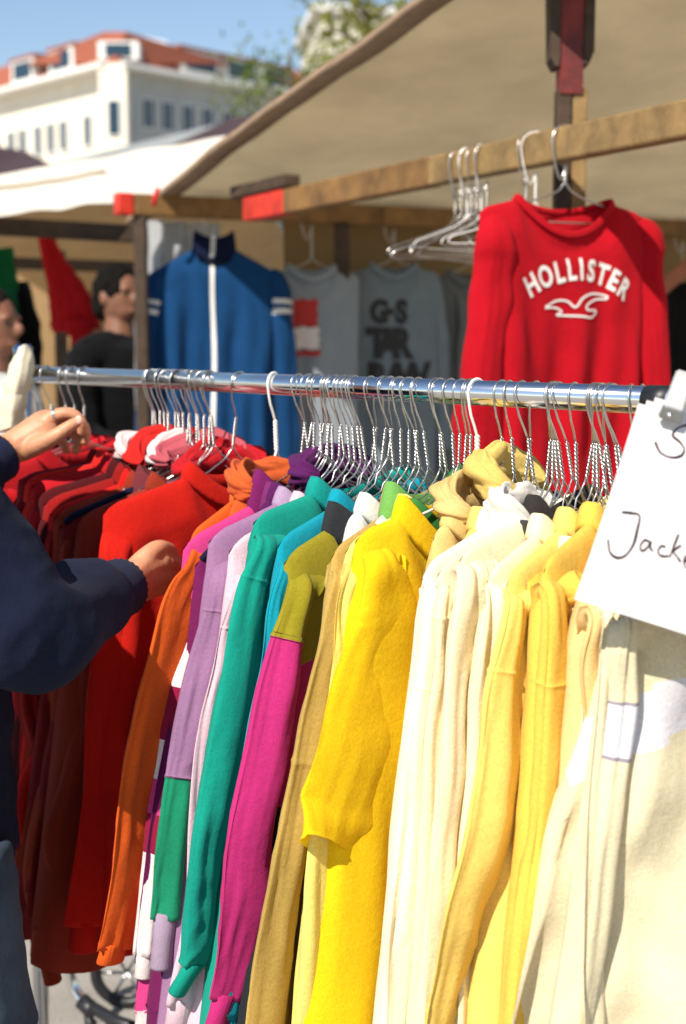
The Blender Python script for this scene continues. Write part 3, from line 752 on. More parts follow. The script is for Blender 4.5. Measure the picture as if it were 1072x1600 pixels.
G('khaki tan sweatshirt with ribbed collar left of the bright yellow shirt', 'sweatshirt', 672, (524, 858), TAN, [(512, 552, 915), (492, 540, 1010), (466, 516, 1130), (436, 492, 1280), (402, 474, 1430), (378, 462, 1600), (372, 450, 1700)], seed=22, seams=(.55,), collar=fabric(c_(196, 168, 96), .12, .8, 1), collar_h=.035, nw=.10)
om = [fabric(OLIVE, .15), fabric(MAG, .18), fabric(c_(34, 38, 42), .05)]
def zone2(a, v, s): return 0 if v < .30 else (1 if v < .55 else 2)
G('olive and magenta colour-block sweatshirt with black waist panel', 'sweatshirt', 628, (452, 868), OLIVE, [(442, 500, 925), (422, 480, 1010), (388, 462, 1130), (362, 436, 1270), (338, 412, 1430), (324, 378, 1560)], seed=23, body_mats=om, body_zone=zone2, sleeve_mats=om, sleeve_segs=[(0, 0), (.415, 1)], seams=(.415,), collar=fabric(c_(44, 46, 50), .05), collar_h=.035, nw=.14, cuffmat=fabric(MAG, .18), lobes=.2, thick=.028)
G('turquoise sweatshirt strip between teal and olive sweatshirts', 'sweatshirt', 596, (440, 842), CYAN, [(428, 462, 900), (412, 446, 990), (388, 430, 1130), (360, 410, 1350), (330, 390, 1580)], seed=24)
G('teal sweatshirt with a raised drop-shoulder seam', 'sweatshirt', 566, (400, 802), TEAL, [(386, 440, 860), (366, 424, 930), (340, 410, 1060), (318, 392, 1190), (300, 368, 1320), (286, 344, 1460), (276, 318, 1510)], seed=25, seams=(.345,), collar=fabric(c_(20, 150, 140), .12, .8, 1), cuffmat=fabric(TEAL, .15, .8), lobes=.2, thick=.028)
lv = [fabric(LAV, .18), fabric(c_(30, 142, 104), .18), fabric(PINKL, .2)]
G('pale pink sweatshirt peeping out under the teal sweatshirt', 'sweatshirt', 548, (366, 850), PINKL, [(364, 392, 920), (344, 374, 1000), (322, 352, 1100), (306, 332, 1220), (296, 328, 1400), (258, 318, 1560)], seed=26, seams=(.4,), length=.86)
G('lavender sweatshirt with green lower sleeves and grey-lilac cuffs', 'sweatshirt', 530, (334, 836), LAV, [(328, 374, 900), (316, 364, 960), (294, 342, 1050), (272, 318, 1160), (262, 297, 1225), (246, 290, 1330), (230, 278, 1435)], seed=27, sleeve_mats=lv, sleeve_segs=[(0, 0), (.735, 1)], seams=(.36, .735), cuffmat=fabric(c_(164, 144, 166), .1, .8, 1), collar=fabric(c_(176, 150, 180), .12, .8, 1), cuff=.075, lobes=.12)
G('plum purple zip jacket with navy piping next to lavender sweatshirt', 'jacket', 508, (316, 872), PLUM, [(320, 348, 930, .02), (296, 326, 1020, .03), (260, 292, 1160, .03), (234, 264, 1330, .03), (210, 246, 1500, .03)], seed=28, collar=fabric(c_(120, 40, 100), .1), collar_h=.045, stand=True)
pw = [fabric(PINK, .18), fabric(c_(240, 228, 226), .2), fabric(c_(150, 24, 62), .15), fabric(c_(120, 30, 92), .1)]
G('pink, white and crimson colour-block track jacket', 'jacket', 490, (296, 845), PINK, [(306, 340, 900), (284, 330, 970), (262, 312, 1050), (246, 298, 1150), (232, 280, 1260), (216, 262, 1360), (208, 250, 1490)], seed=29, body_mats=pw, sleeve_mats=pw, sleeve_segs=[(0, 0), (.43, 1), (.53, 2), (.63, 1), (.70, 0), (.76, 2), (.84, 1)], collar=pw[3], collar_h=.05, stand=True, cuff=.04, cuffmat=pw[1], lobes=.22)
G('orange sweatshirt with black shoulder stripe beside the reaching hand', 'sweatshirt', 432, (302, 832), ORANGE, [(294, 332, 872), (274, 320, 915), (246, 300, 975), (224, 284, 1060), (200, 260, 1180), (178, 240, 1330), (150, 206, 1480)], seed=30, collar=fabric(c_(226, 110, 44), .15), collar_h=.045, lobes=.12, cuff=.03)
G('large bright red jumper with its neckline and chest exposed', 'jumper', 362, (168, 792), RED, [(146, 204, 880), (150, 200, 980), (134, 190, 1100), (128, 180, 1250), (100, 170, 1440)], seed=31, hw=.225, nw=.085, nd=.05, fold=.02, flare=-.05, length=.66, thick=.03, collar=fabric(c_(196, 30, 18), .12, .8, 1), fuzz=.7)
G('brick brown sweatshirt directly behind the large red jumper', 'sweatshirt', 334, (130, 806), c_(150, 50, 32), None, seed=32, hood=(fabric(CRIM, .15), -.02, .0, .0, (.06, .03, .035)))
G('dark maroon jacket with navy piping along its shoulder', 'jacket', 318, (98, 815), c_(128, 26, 26), None, seed=33, collar=fabric(c_(120, 50, 56), .1), stand=True, collar_h=.04)
G('dark brown jumper between the piped maroon jacket and a red one', 'jumper', 307, (90, 800), BROWN, None, seed=34, hood=(fabric(c_(190, 90, 100), .15), -.01, .01, .0, (.06, .03, .035)))
G('scarlet sweatshirt with a bunched white hood', 'hoodie', 297, (80, 796), c_(206, 26, 22), None, seed=35, hood=(fabric(c_(236, 220, 218), .2), -.01, .018, .0, (.045, .028, .03)))
G('deep red jumper one place left of the scarlet hoodie', 'jumper', 286, (66, 780), c_(150, 24, 22), None, seed=36)
G('dark wine hoodie with a red bunched hood near the upper hand', 'sweatshirt', 274, (50, 768), c_(78, 16, 20), None, seed=37, hood=(fabric(c_(208, 40, 36), .15), .0, .015, .0, (.06, .03, .035)))
G('crimson hoodie with a pale pink bunched hood', 'hoodie', 262, (42, 752), CRIM, None, seed=38, hood=(fabric(c_(238, 216, 214), .2), .01, .02, .0, (.045, .028, .028)))
G('tomato red sweatshirt behind the upper hand', 'sweatshirt', 250, (30, 742), c_(214, 40, 34), None, seed=39)
G('dark cherry jumper seventh from the far left end of the rail', 'jumper', 238, (18, 738), c_(130, 18, 28), None, seed=40)
for k, (hk, tx, cc, nm) in enumerate(((129, -22, c_(196, 26, 34), 'cherry red'), (117, -34, c_(120, 18, 24), 'burgundy'), (101, -48, c_(208, 36, 44), 'strawberry red'), (84, -64, c_(170, 20, 30), 'carmine'), (71, -76, c_(96, 16, 26), 'dark claret'), (60, -86, c_(186, 60, 70), 'dusty rose'))):
    G(f'{nm} sweatshirt, {ordinal(6 - k)} from the far left end of the rail', 'sweatshirt', hk, (tx, 722), cc, None, seed=41 + k)
# tucked-in ones behind the yellow shirt whose tops show above it
G('leaf green hoodie bunched behind the bright yellow shirt', 'hoodie', 726, (621, 812), GREEN, None, hw=.13, no_near=True, seed=50, hood=(fabric(c_(70, 140, 66), .25), -.06, .0, .0, (.07, .03, .035)))
G('pale mint polo shirt with green collar behind the khaki sweatshirt', 'polo shirt', 690, (585, 806), c_(196, 226, 196), None, hw=.13, no_near=True, seed=51, collar=fabric(c_(120, 180, 90), .2), collar_h=.04)
G('dark green jumper behind the leaf green hoodie', 'jumper', 712, (607, 808), c_(20, 92, 66), None, hw=.13, no_near=True, seed=52, hood=(fabric(c_(16, 104, 74), .2), -.08, -.01, .0, (.06, .03, .03)))
G('white patterned shirt tucked behind the turquoise sweatshirt', 'shirt', 650, (545, 806), c_(226, 230, 226), None, hw=.13, no_near=True, seed=53)
G('sand beige hoodie bunched above the bright yellow shirt', 'hoodie', 786, (681, 830), c_(226, 194, 124), None, hw=.13, no_near=True, seed=55, hood=(fabric(c_(228, 196, 128), .2), .03, .002, .0, (.06, .032, .04)))
G('straw yellow hoodie with twisted hood above the cream jumpers', 'hoodie', 806, (730, 832), c_(232, 198, 108), None, hw=.13, no_near=True, seed=56, hood=(fabric(c_(230, 198, 110), .2), -.01, .028, .0, (.05, .032, .042)))
G('navy blue polo shirt squeezed between straw and cream hoodies', 'polo shirt', 822, (746, 836), c_(26, 34, 62), None, hw=.13, no_near=True, seed=57)
G('white hoodie with drooping hood near the right of the rail', 'hoodie', 856, (780, 850), c_(240, 234, 226), None, hw=.13, no_near=True, seed=58, hood=(fabric(c_(240, 234, 226), .2), .035, .0, .0, (.045, .03, .04)))
G('charcoal grey jumper between the white hoodie and cream cardigan', 'jumper', 876, (800, 860), c_(60, 58, 58), None, hw=.13, no_near=True, seed=59)
G('ecru hoodie with crumpled hood beside the paper sign', 'hoodie', 946, (870, 890), c_(238, 222, 190), None, hw=.13, no_near=True, seed=60)
G('dark violet hoodie bunched behind the plum jacket', 'hoodie', 512, (407, 790), c_(86, 26, 84), None, hw=.13, no_near=True, seed=61, hood=(fabric(c_(88, 28, 88), .1), -.02, .012, .0, (.06, .03, .035)))
G('terracotta hoodie hanging right of the lone hanger', 'hoodie', 470, (365, 780), c_(214, 92, 44), None, hw=.13, no_near=True, seed=62, hood=(fabric(c_(216, 98, 48), .15), .05, -.002, .0, (.05, .028, .035)))
made = []
for a, k in GARS:
    k.setdefault('cuff', .05)
    res = rail_garment(*a, **k); made.append((a, k, res))
for a, k, (s, rows, H, A, tz) in made:
    lab = 'wire hanger holding the ' + a[0]
    lab = ' '.join(lab.split()[:16]); 
    while lab.split()[-1] in ('a', 'the', 'of', 'with', 'and', 'its', 'at', 'to', 'in', 'by', 'under', 'left', 'from', 'behind', 'beside'): lab = ' '.join(lab.split()[:-1])
    white = a[2] in (748, 917, 432)
    hanger(H, A, lab, wire_white if white else wire, tz - .008, .203 if k.get('hw', .215) > .2 else .13, 'wire hangers on the chrome rail', .0019 if white else .0013, lean=random.uniform(-.022, .022))

# bare hangers squeezed in between
for k, px in enumerate((244, 257, 279, 291, 312, 326, 478, 484, 497, 503, 520, 540, 556, 574, 581, 590, 606, 617, 640, 659, 718, 736, 899, 917, 938, 954, 974, 984)):
    th = R(random.uniform(218, 236))
    hanger(rail_at(px), (math.cos(th), math.sin(th), 0), f'bare thin wire hanger squeezed between the clothes, {ordinal(k + 1)} bare one from the left', wire, -.17, .11, 'bare hangers between the packed clothes', .0012, lean=random.uniform(-.025, .025), apex=random.uniform(-.116, -.10))
# piping, shoulder stripe and stitches
by_seed = {k['seed']: r[0] for a, k, r in made}
def band(gar, pts, wd, mat, name, lift=.004):
    V = []
    for a, z in pts:
        b = gar.surf(a, z) + lift; V += [gar.pt(a, z + wd, b), gar.pt(a, z - wd, b)]
    Fc = [(2 * i, 2 * i + 1, 2 * i + 3, 2 * i + 2) for i in range(len(pts) - 1)]
    mesh(name, V, Fc, mat, gar.root)
def ridge(gar, a0, a1, mat, name, r=.004, drop=.003):
    tube(name, [gar.pt(a, gar.sh(a) - drop, .004) + Vector((0, 0, .004)) for a in np.linspace(a0, a1, 16)], r, mat, gar.root, 8)
ridge(by_seed[33], .10, .208, fabric(c_(22, 26, 48), 0), 'piping', .0055)
ridge(by_seed[28], .11, .208, fabric(c_(26, 24, 50), 0), 'piping', .0045)
band(by_seed[30], [(a, by_seed[30].sh(a) - .022) for a in np.linspace(.09, .205, 18)], .009, fabric(c_(24, 22, 24), 0), 'shoulder_stripe')
g16 = by_seed[16]
for q in range(10):
    a_, z_ = .206 - .006 * (q % 2) - .002 * (q % 3), -.05 - .013 * (q // 2)
    c0 = g16.pt(a_, g16.sh(.2) + z_ + .03, g16.surf(a_, g16.sh(.2) + z_ + .03) + .012)
    tube('stitch', [c0, c0 + g16.A * .004 + Vector((0, 0, -.006))], .0012, black_plastic, g16.root, 6)

# ------------------------------------------------------------------ clothes hung on the stall
def on_line(p, d, px):
    lo, hi = (.3, 3.5) if d.x < 0 else (-3, 8); f = lambda s: proj(p + d * s)[0] - px
    for _ in range(50):
        m_ = (lo + hi) / 2
        if f(lo) * f(m_) <= 0: hi = m_
        else: lo = m_
    return p + d * lo
def rows_px(path, Y, W=.05): return [tuple(P((xl + xr) / 2, y, Y)) + ((xr - xl) / 2 * Y / F_PX, W) for xl, xr, y in path]
def with_root(sgn, tip, A, rows):
    t = Vector(tip)
    return [tuple(t - A * sgn * .030 + Vector((0, 0, -.004))) + (.022, .014)] + rows
bmid = on_line(pB0, dB, 884)
# red long-sleeved shirt
A_ = -vN; Hh = Vector((bmid.x, bmid.y, zB + .006))
RS = c_(196, 18, 34)
hwR = .222
tl = Hh + A_ * hwR + Vector((0, 0, -.165)); tr_ = Hh - A_ * hwR + Vector((0, 0, -.165))
near = with_root(1, tl, A_, rows_px([(742, 800, 372), (738, 800, 410), (727, 796, 480), (716, 784, 580), (706, 778, 680), (700, 772, 780)], tl.y, .03))
far = with_root(-1, tr_, A_, rows_px([(978, 1034, 372), (978, 1036, 410), (984, 1040, 480), (990, 1044, 580), (996, 1048, 680), (1000, 1050, 780)], tr_.y, .03))
hol = garment('long_sleeved_shirt', 'red long-sleeved shirt with white arched lettering hanging from the stall beam', 'shirt', Hh, A_, RS, hw=hwR, tipz=-.152, nw=.13, nd=.08, collar_h=.013, length=.80, thick=.028, fold=.026, seed=71, near=near, far=far, trans=.2, flare=-.12, apex=-.094, tb=.024, lobes=.08, cuff=0, fuzz=.5, front_flat=True, hem=False, sfold=.007, front=True)
hanger(Hh, A_, 'silver wire hanger holding the red lettered shirt on the stall beam', wire, -.160, .208, 'wire hangers on the stall beam', .0022, .034, apex=-.095)
prt = plain('white_print', (.8, .76, .72), .8)
def flat_text(ch, size, bold=.0):
    cu = bpy.data.curves.new('letter', 'FONT'); cu.body = ch; cu.size = size; cu.align_x = 'CENTER'; cu.offset = bold; cu.resolution_u = 4
    o = bpy.data.objects.new('letter', cu); col.objects.link(o); bpy.context.view_layer.update()
    me = o.to_mesh(); vs = [v.co.copy() for v in me.vertices]; fs = [tuple(p.vertices) for p in me.polygons]; o.to_mesh_clear()
    bpy.data.objects.remove(o); bpy.data.curves.remove(cu); return vs, fs
def dense(vs, fs, cut=.006):
    bm = bmesh.new(); bv = [bm.verts.new(v) for v in vs]
    for f in fs:
        try: bm.faces.new([bv[i] for i in f])
        except ValueError: pass
    bmesh.ops.triangulate(bm, faces=bm.faces[:])
    for _ in range(4):
        es = [e for e in bm.edges if e.calc_length() > cut]
        if not es: break
        bmesh.ops.subdivide_edges(bm, edges=es, cuts=1); bmesh.ops.triangulate(bm, faces=bm.faces[:])
    bm.verts.ensure_lookup_table(); o = [v.co.copy() for v in bm.verts]; f2 = [tuple(v.index for v in f.verts) for f in bm.faces]; bm.free(); return o, f2
def put(gar, pts2, fs, mat, name, lift=.0025):
    """pts2: (a, z) on the chest; laid on the cloth"""
    V = [gar.pt(a, z, gar.surf(a, z) + lift) for a, z in pts2]
    return mesh(name, V, fs, mat, gar.root, False)
def chest(gar, px, py):
    """photograph position -> (a, z) on the garment's own plane"""
    d = P(px, py, 1.0) - CAM; n = gar.B; o = gar.H + n * .03
    t = (o - CAM).dot(n) / d.dot(n); q = CAM + d * t - gar.H
    return q.dot(gar.A), q.z
word = 'HOLLISTER'; arc = [(830, 445, 33), (852, 432, 25), (874, 425, 16), (893, 421, 7), (908, 420.5, 1), (924, 423, -8), (942, 429, -17), (958, 438, -26), (974, 452, -36)]
for ch, (px, py, rot) in zip(word, arc):
    ca, cz = chest(hol, px, py); vs, fs = flat_text(ch, .052, .0016); vs, fs = dense(vs, fs, .008)
    sc = 1.0; r = R(rot)
    xs = [v.x for v in vs]; cx_ = (min(xs) + max(xs)) / 2; ys = [v.y for v in vs]; cy_ = (min(ys) + max(ys)) / 2
    p2 = []
    for v in vs:
        x, y = (v.x - cx_) * .9, (v.y - cy_) * 1.25
        p2.append((ca - (x * math.cos(r) - y * math.sin(r)), cz + (x * math.sin(r) + y * math.cos(r))))
    put(hol, p2, fs, prt, 'letter')
def stroke(gar, pix, wd, mat, name, closed=False):
    pts = spline(pix, len(pix) * 5); V, Fc = [], []
    P2 = [chest(gar, *p) for p in pts]
    for i, (a, z) in enumerate(P2):
        a0, z0 = P2[max(i - 1, 0)]; a1, z1 = P2[min(i + 1, len(P2) - 1)]; L = math.hypot(a1 - a0, z1 - z0) or 1; nx, nz = -(z1 - z0) / L, (a1 - a0) / L
        V += [(a + nx * wd, z + nz * wd), (a - nx * wd, z - nz * wd)]
    Fc = [(2 * i, 2 * i + 1, 2 * i + 3, 2 * i + 2) for i in range(len(P2) - 1)]
    return put(gar, V, Fc, mat, name)
bird = [(851, 480), (870, 470), (886, 471), (897, 480), (908, 466), (925, 459), (945, 462), (946, 467), (930, 468), (915, 476), (914, 484), (930, 486), (921, 496), (904, 494), (880, 493), (870, 492), (878, 487), (868, 481), (851, 481)]
stroke(hol, bird, .0022, prt, 'bird_emblem')
ir = plain('inner_label_white', (.85, .8, .78), .6)

# blue track jacket on the back rail
def back_hook(px): p = on_line(q0, vN, px); return Vector((p.x, p.y, 2.075))
BLUE = c_(20, 66, 112); NAVY = c_(14, 24, 52)
Hj = back_hook(334); Aj = Vector((-.985, -.17, 0)).normalized()
jb = [fabric(BLUE, .1, .6), fabric(NAVY, .05, .6), fabric(c_(236, 234, 230), .1, .4)]
hj = .232
tl = Hj + Aj * hj + Vector((0, 0, -.24)); tr_ = Hj - Aj * hj + Vector((0, 0, -.24))
near = with_root(1, tl, Aj, rows_px([(228, 262, 440), (221, 254, 490), (215, 248, 570), (210, 246, 660), (208, 244, 740)], tl.y, .035))
far = with_root(-1, tr_, Aj, rows_px([(416, 448, 440), (420, 454, 490), (424, 460, 570), (428, 464, 660), (430, 466, 740)], tr_.y, .035))
seg = [(0, 0), (.33, 2), (.355, 0), (.38, 2), (.405, 0)]
jk = garment('track_jacket', 'blue track jacket with white zip and double white sleeve stripes', 'jacket', Hj, Aj, BLUE, hw=hj, tipz=-.235, nw=.075, nd=.03, length=.80, thick=.03, fold=.018, seed=72, near=near, far=far, body_mats=jb, sleeve_mats=jb, sleeve_segs=seg, collar=jb[1], collar_h=.07, stand=True, cuff=.05, cuffmat=jb[1], flare=-.1, lobes=.1, trans=.1, apex=-.10, fuzz=.6, front=True)
hanger(Hj, Aj, 'wire hanger holding the blue track jacket', wire, -.225, .215, 'wire hangers on the stall beam', .002, .045)
zp = [chest(jk, 333 + 1.5 * math.sin(y / 40), y) for y in range(368, 700, 8)]
V = []
for a, z in zp: V += [(a + .007, z), (a - .007, z)]
put(jk, V, [(2 * i, 2 * i + 1, 2 * i + 3, 2 * i + 2) for i in range(len(zp) - 1)], plain('zip_tape', (.8, .78, .74), .6), 'zip', .004)

# grey shirts at the back
def back_shirt(desc, px, color, hw, nm, drop, paths, seed, Yoff=0, **kw):
    H_ = back_hook(px); A = Vector((-.985, -.17, 0)).normalized()
    H_.x += .0
    tl = H_ + A * hw + Vector((0, 0, drop)); tr_ = H_ - A * hw + Vector((0, 0, drop))
    near = with_root(1, tl, A, rows_px(paths[0], tl.y, .03)); far = with_root(-1, tr_, A, rows_px(paths[1], tr_.y, .03))
    gshirt = garment(nm, desc, 'shirt' if 'jacket' not in nm else 'jacket', H_, A, color, hw=hw, tipz=drop + .01, nw=.095, nd=.05, length=.95, thick=.03, fold=.016, seed=seed, near=near, far=far, cuff=0, flare=-.08, lobes=.08, apex=drop + .065, hem=False, fuzz=.6, front_flat=True, front=True, **kw)
    o = hanger(H_, A, 'wire hanger holding the ' + desc, wire, drop + .012, hw - .012, 'wire hangers on the stall beam', .002, .045, apex=drop + .07)
    return gshirt
g1 = back_shirt('pale grey shirt with red block print beside the blue jacket', 487, c_(150, 158, 166), .185, 'grey_shirt', -.25, [[(436, 462, 470), (432, 456, 560), (430, 452, 680)], [(508, 532, 470), (514, 538, 560), (516, 542, 680)]], 73)
g2 = back_shirt('grey shirt with bold black letters at the back of the stall', 616, c_(126, 138, 148), .185, 'grey_shirt', -.235, [[(536, 566, 470), (532, 560, 560), (530, 556, 700)], [(668, 696, 470), (676, 702, 560), (680, 706, 700)]], 74)
g3 = back_shirt('dark grey shirt almost hidden behind the red lettered shirt', 735, c_(112, 116, 120), .17, 'grey_shirt', -.25, [[(708, 728, 470), (706, 726, 560), (704, 724, 700)], [(780, 800, 470), (782, 802, 560), (784, 806, 700)]], 75)
g4 = back_shirt('black jacket at the right edge behind the diagonal brace', 1068, c_(24, 24, 26), .16, 'black_jacket', -.26, [[(1034, 1056, 480), (1030, 1052, 560), (1030, 1052, 700)], [(1098, 1120, 480), (1100, 1124, 560), (1100, 1124, 700)]], 76)
ink = plain('black_print', (.015, .015, .018), .7); redp = plain('red_print', srgb(176, 34, 30), .7); whp = plain('pale_print', srgb(216, 206, 200), .8)
for txt, cx, cy, hpx in (('G-S', 610, 487, 34), ('TAR', 612, 536, 44), ('RAW', 618, 590, 44)):
    wds = {'G-S': (592, 608, 627), 'TAR': (588, 606, 630), 'RAW': (592, 618, 644)}[txt]
    for ch, px in zip(txt, wds):
        vs, fs = flat_text(ch, .10, .006); ca, cz = chest(g2, px, cy + (0 if ch != '-' else 0))
        xs = [v.x for v in vs]; ys = [v.y for v in vs]; h_ = hpx * g2.H.y / F_PX
        k = h_ / .072 if ch != '-' else h_ / .072
        vs, fs = dense(vs, fs, .03)
        put(g2, [(ca - (v.x - (min(xs) + max(xs)) / 2) * k * .82, cz + (v.y - (min(ys) + max(ys)) / 2) * k) for v in vs], fs, ink, 'letter', .004)
def patch(gar, pix, mat, name):
    V, Fc = [], []; n = 6
    for j in range(n):
        for i in range(n):
            x = pix[0] + (pix[2] - pix[0]) * i / (n - 1) + 1.5 * math.sin(j * 3.1 + i); y = pix[1] + (pix[3] - pix[1]) * j / (n - 1) + 2 * math.sin(i * 2.3)
            V.append(chest(gar, x, y))
    put(gar, V, [(j * n + i, j * n + i + 1, (j + 1) * n + i + 1, (j + 1) * n + i) for j in range(n - 1) for i in range(n - 1)], mat, name, .004)
patch(g1, (456, 468, 496, 510), redp, 'red_print'); patch(g1, (456, 512, 498, 545), whp, 'pale_print'); patch(g1, (464, 518, 474, 534), redp, 'print_dot'); patch(g1, (462, 548, 500, 556), redp, 'print_line')

# empty hangers bunched on the beam
ords = ['nearest', 'second', 'third', 'fourth', 'fifth', 'sixth', 'seventh', 'eighth', 'last']
for k, px in enumerate((838, 824, 762, 753, 746, 738, 731, 722, 712)):
    p = on_line(pB0, dB, px); yaw = R(188 + (k * 37 % 61))
    hanger(Vector((p.x, p.y, zB + .006)), (math.cos(yaw), math.sin(yaw), 0), f'empty wire hanger on the stall beam, {ords[k]} from the red shirt', wire_white if k % 3 == 0 else wire, -.20 - .01 * (k % 3), .20, 'empty wire hangers on the stall beam', .0016, .034, apex=-.13)

# ------------------------------------------------------------------ clothes in the neighbouring stall
def hung_cloth(name, label, cat, path, Y, color, W=.05, seed=5):
    rows = rows_px(path, Y, W); c = Vector(rows[0][:3])
    r = empty(name, c, label, cat)
    sleeve_mesh(rows, W, [fabric(color, .2)], r, seed, lobes=.1, fold=.02, name='body'); return r
rt = hung_cloth('red_shirt', 'red shirt hung askew by one corner under the white canopy', 'shirt', [(58, 82, 364), (64, 100, 410), (74, 128, 450), (80, 148, 490), (84, 152, 515)], 6.0, c_(188, 22, 28), .03)
sleeve_mesh(rows_px([(100, 140, 500), (106, 140, 530), (108, 132, 562)], 5.98, .025), .02, [fabric(c_(188, 22, 28), .2)], rt, 8, fold=.012, name='sleeve')
hung_cloth('green_jersey', 'green jersey with pale shoulder edge at the far left', 'shirt', [(-40, 20, 388), (-44, 28, 420), (-44, 30, 470), (-44, 30, 560)], 6.1, c_(14, 96, 52), .05, 6)
hung_cloth('dark_coat', 'black coat hanging between green jersey and red shirt', 'coat', [(24, 44, 440), (20, 58, 480), (18, 64, 530), (18, 66, 640), (20, 64, 760)], 6.3, c_(18, 18, 22), .06, 7)

# ------------------------------------------------------------------ people
def remesh(name, pieces, voxel, mat, parent, smooth=4, disp=None, keep=None):
    V, Fc = [], []
    for v, f in pieces:
        b = len(V); V += [Vector(x) for x in v]; Fc += [tuple(i + b for i in q) for q in f]
    base = wloc(parent) if parent else Vector()
    me = bpy.data.meshes.new('tmp'); me.from_pydata([tuple(v - base) for v in V], [], Fc)
    bm = bmesh.new(); bm.from_mesh(me); bmesh.ops.recalc_face_normals(bm, faces=bm.faces); bm.to_mesh(me); bm.free()
    o = bpy.data.objects.new('tmp', me); col.objects.link(o)
    m = o.modifiers.new('r', 'REMESH'); m.mode = 'VOXEL'; m.voxel_size = voxel
    m2 = o.modifiers.new('s', 'SMOOTH'); m2.factor = .5; m2.iterations = smooth
    bpy.context.view_layer.update()
    ev = o.evaluated_get(bpy.context.evaluated_depsgraph_get()); nm = bpy.data.meshes.new_from_object(ev)
    bpy.data.objects.remove(o)
    if disp:
        nrm = [v.normal.copy() for v in nm.vertices]
        for v, n_ in zip(nm.vertices, nrm): v.co += n_ * disp(v.co + base)
    nm.materials.clear()
    for q in (mat if isinstance(mat, list) else [mat]): nm.materials.append(q)
    nm.polygons.foreach_set('use_smooth', [True] * len(nm.polygons)); nm.name = name
    o = bpy.data.objects.new(name, nm); col.objects.link(o)
    if parent: o.parent = parent
    return o
def ell(c, r, axes=None, nu=20, nv=14):
    V, Fc = [], []; c = Vector(c); axes = axes or (Vector((1, 0, 0)), Vector((0, 1, 0)), Vector((0, 0, 1)))
    for j in range(nv + 1):
        th = math.pi * j / nv
        for i in range(nu):
            a = 2 * math.pi * i / nu
            V.append(c + axes[0] * (r[0] * math.sin(th) * math.cos(a)) + axes[1] * (r[1] * math.sin(th) * math.sin(a)) + axes[2] * (r[2] * math.cos(th)))
    for j in range(nv):
        for i in range(nu):
            p, q = j * nu + i, j * nu + (i + 1) % nu; Fc.append((p, q, q + nu, p + nu))
    return V, Fc
def limb(pts, n=12, m=16):
    rows = spline(pts, m); return tube_vf([r[:3] for r in rows], [float(r[3]) for r in rows], n)
def skin_mat(name, c):
    if name in MATS: return MATS[name]
    m, t, b, out = nodes(name); v = mapping(t, (1, 1, 1)); n = noise_tex(t, v, 45, 4)
    t.links.new(ramp(t, n, [(.3, mul(c, .86)), (.7, mul(c, 1.08))]), b.inputs['Base Color'])
    b.inputs['Roughness'].default_value = .5; b.inputs['Subsurface Weight'].default_value = .12; b.inputs['Subsurface Radius'].default_value = (.012, .004, .002); b.inputs['Subsurface Scale'].default_value = .5
    bn = t.nodes.new('ShaderNodeBump'); bn.inputs['Strength'].default_value = .25; bn.inputs['Distance'].default_value = .002
    t.links.new(noise_tex(t, v, 160, 3), bn.inputs['Height']); t.links.new(bn.outputs[0], b.inputs['Normal']); MATS[name] = m; return m
def head_pieces(c, f, h=.23):
    """c: head centre, f: facing"""
    f = Vector(f).normalized(); s = Vector((f.y, -f.x, 0)); u = Vector((0, 0, 1)); ax = (s, f, u)
    return [ell(c, (h * .34, h * .41, h * .5), ax), ell(c + f * h * .12 - u * h * .2, (h * .25, h * .28, h * .28), ax), ell(c + f * h * .42 - u * h * .06, (h * .065, h * .12, h * .1), ax),
            ell(c + f * h * .36 - u * h * .27, (h * .12, h * .07, h * .045), ax), ell(c + s * h * .35 - u * h * .04, (h * .05, h * .09, h * .13), ax), ell(c - s * h * .35 - u * h * .04, (h * .05, h * .09, h * .13), ax),
            ell(c + f * h * .36 + u * h * .10 + s * h * .14, (h * .1, h * .05, h * .03), ax), ell(c + f * h * .36 + u * h * .10 - s * h * .14, (h * .1, h * .05, h * .03), ax)]
def hair_pieces(c, f, h=.23, long=0):
    f = Vector(f).normalized(); s = Vector((f.y, -f.x, 0)); u = Vector((0, 0, 1)); ax = (s, f, u)
    q = [ell(c - f * h * .07 + u * h * .10, (h * .385, h * .43, h * .46), ax), ell(c - f * h * .2 - u * h * .12, (h * .34, h * .26, h * .38), ax)]
    if long: q.append(ell(c - f * h * .28 - u * h * .5, (h * .3, h * .16, h * .45), ax))
    return q
def eyes(c, f, parent, h=.23):
    f = Vector(f).normalized(); s = Vector((f.y, -f.x, 0)); u = Vector((0, 0, 1))
    for sg in (-1, 1):
        v, fc = ell(c + f * h * .35 + s * sg * h * .14 + u * h * .02, (.012, .008, .007), (s, f, u), 12, 8); mesh('eye', v, fc, plain('eye_dark', (.05, .035, .03), .2), parent)

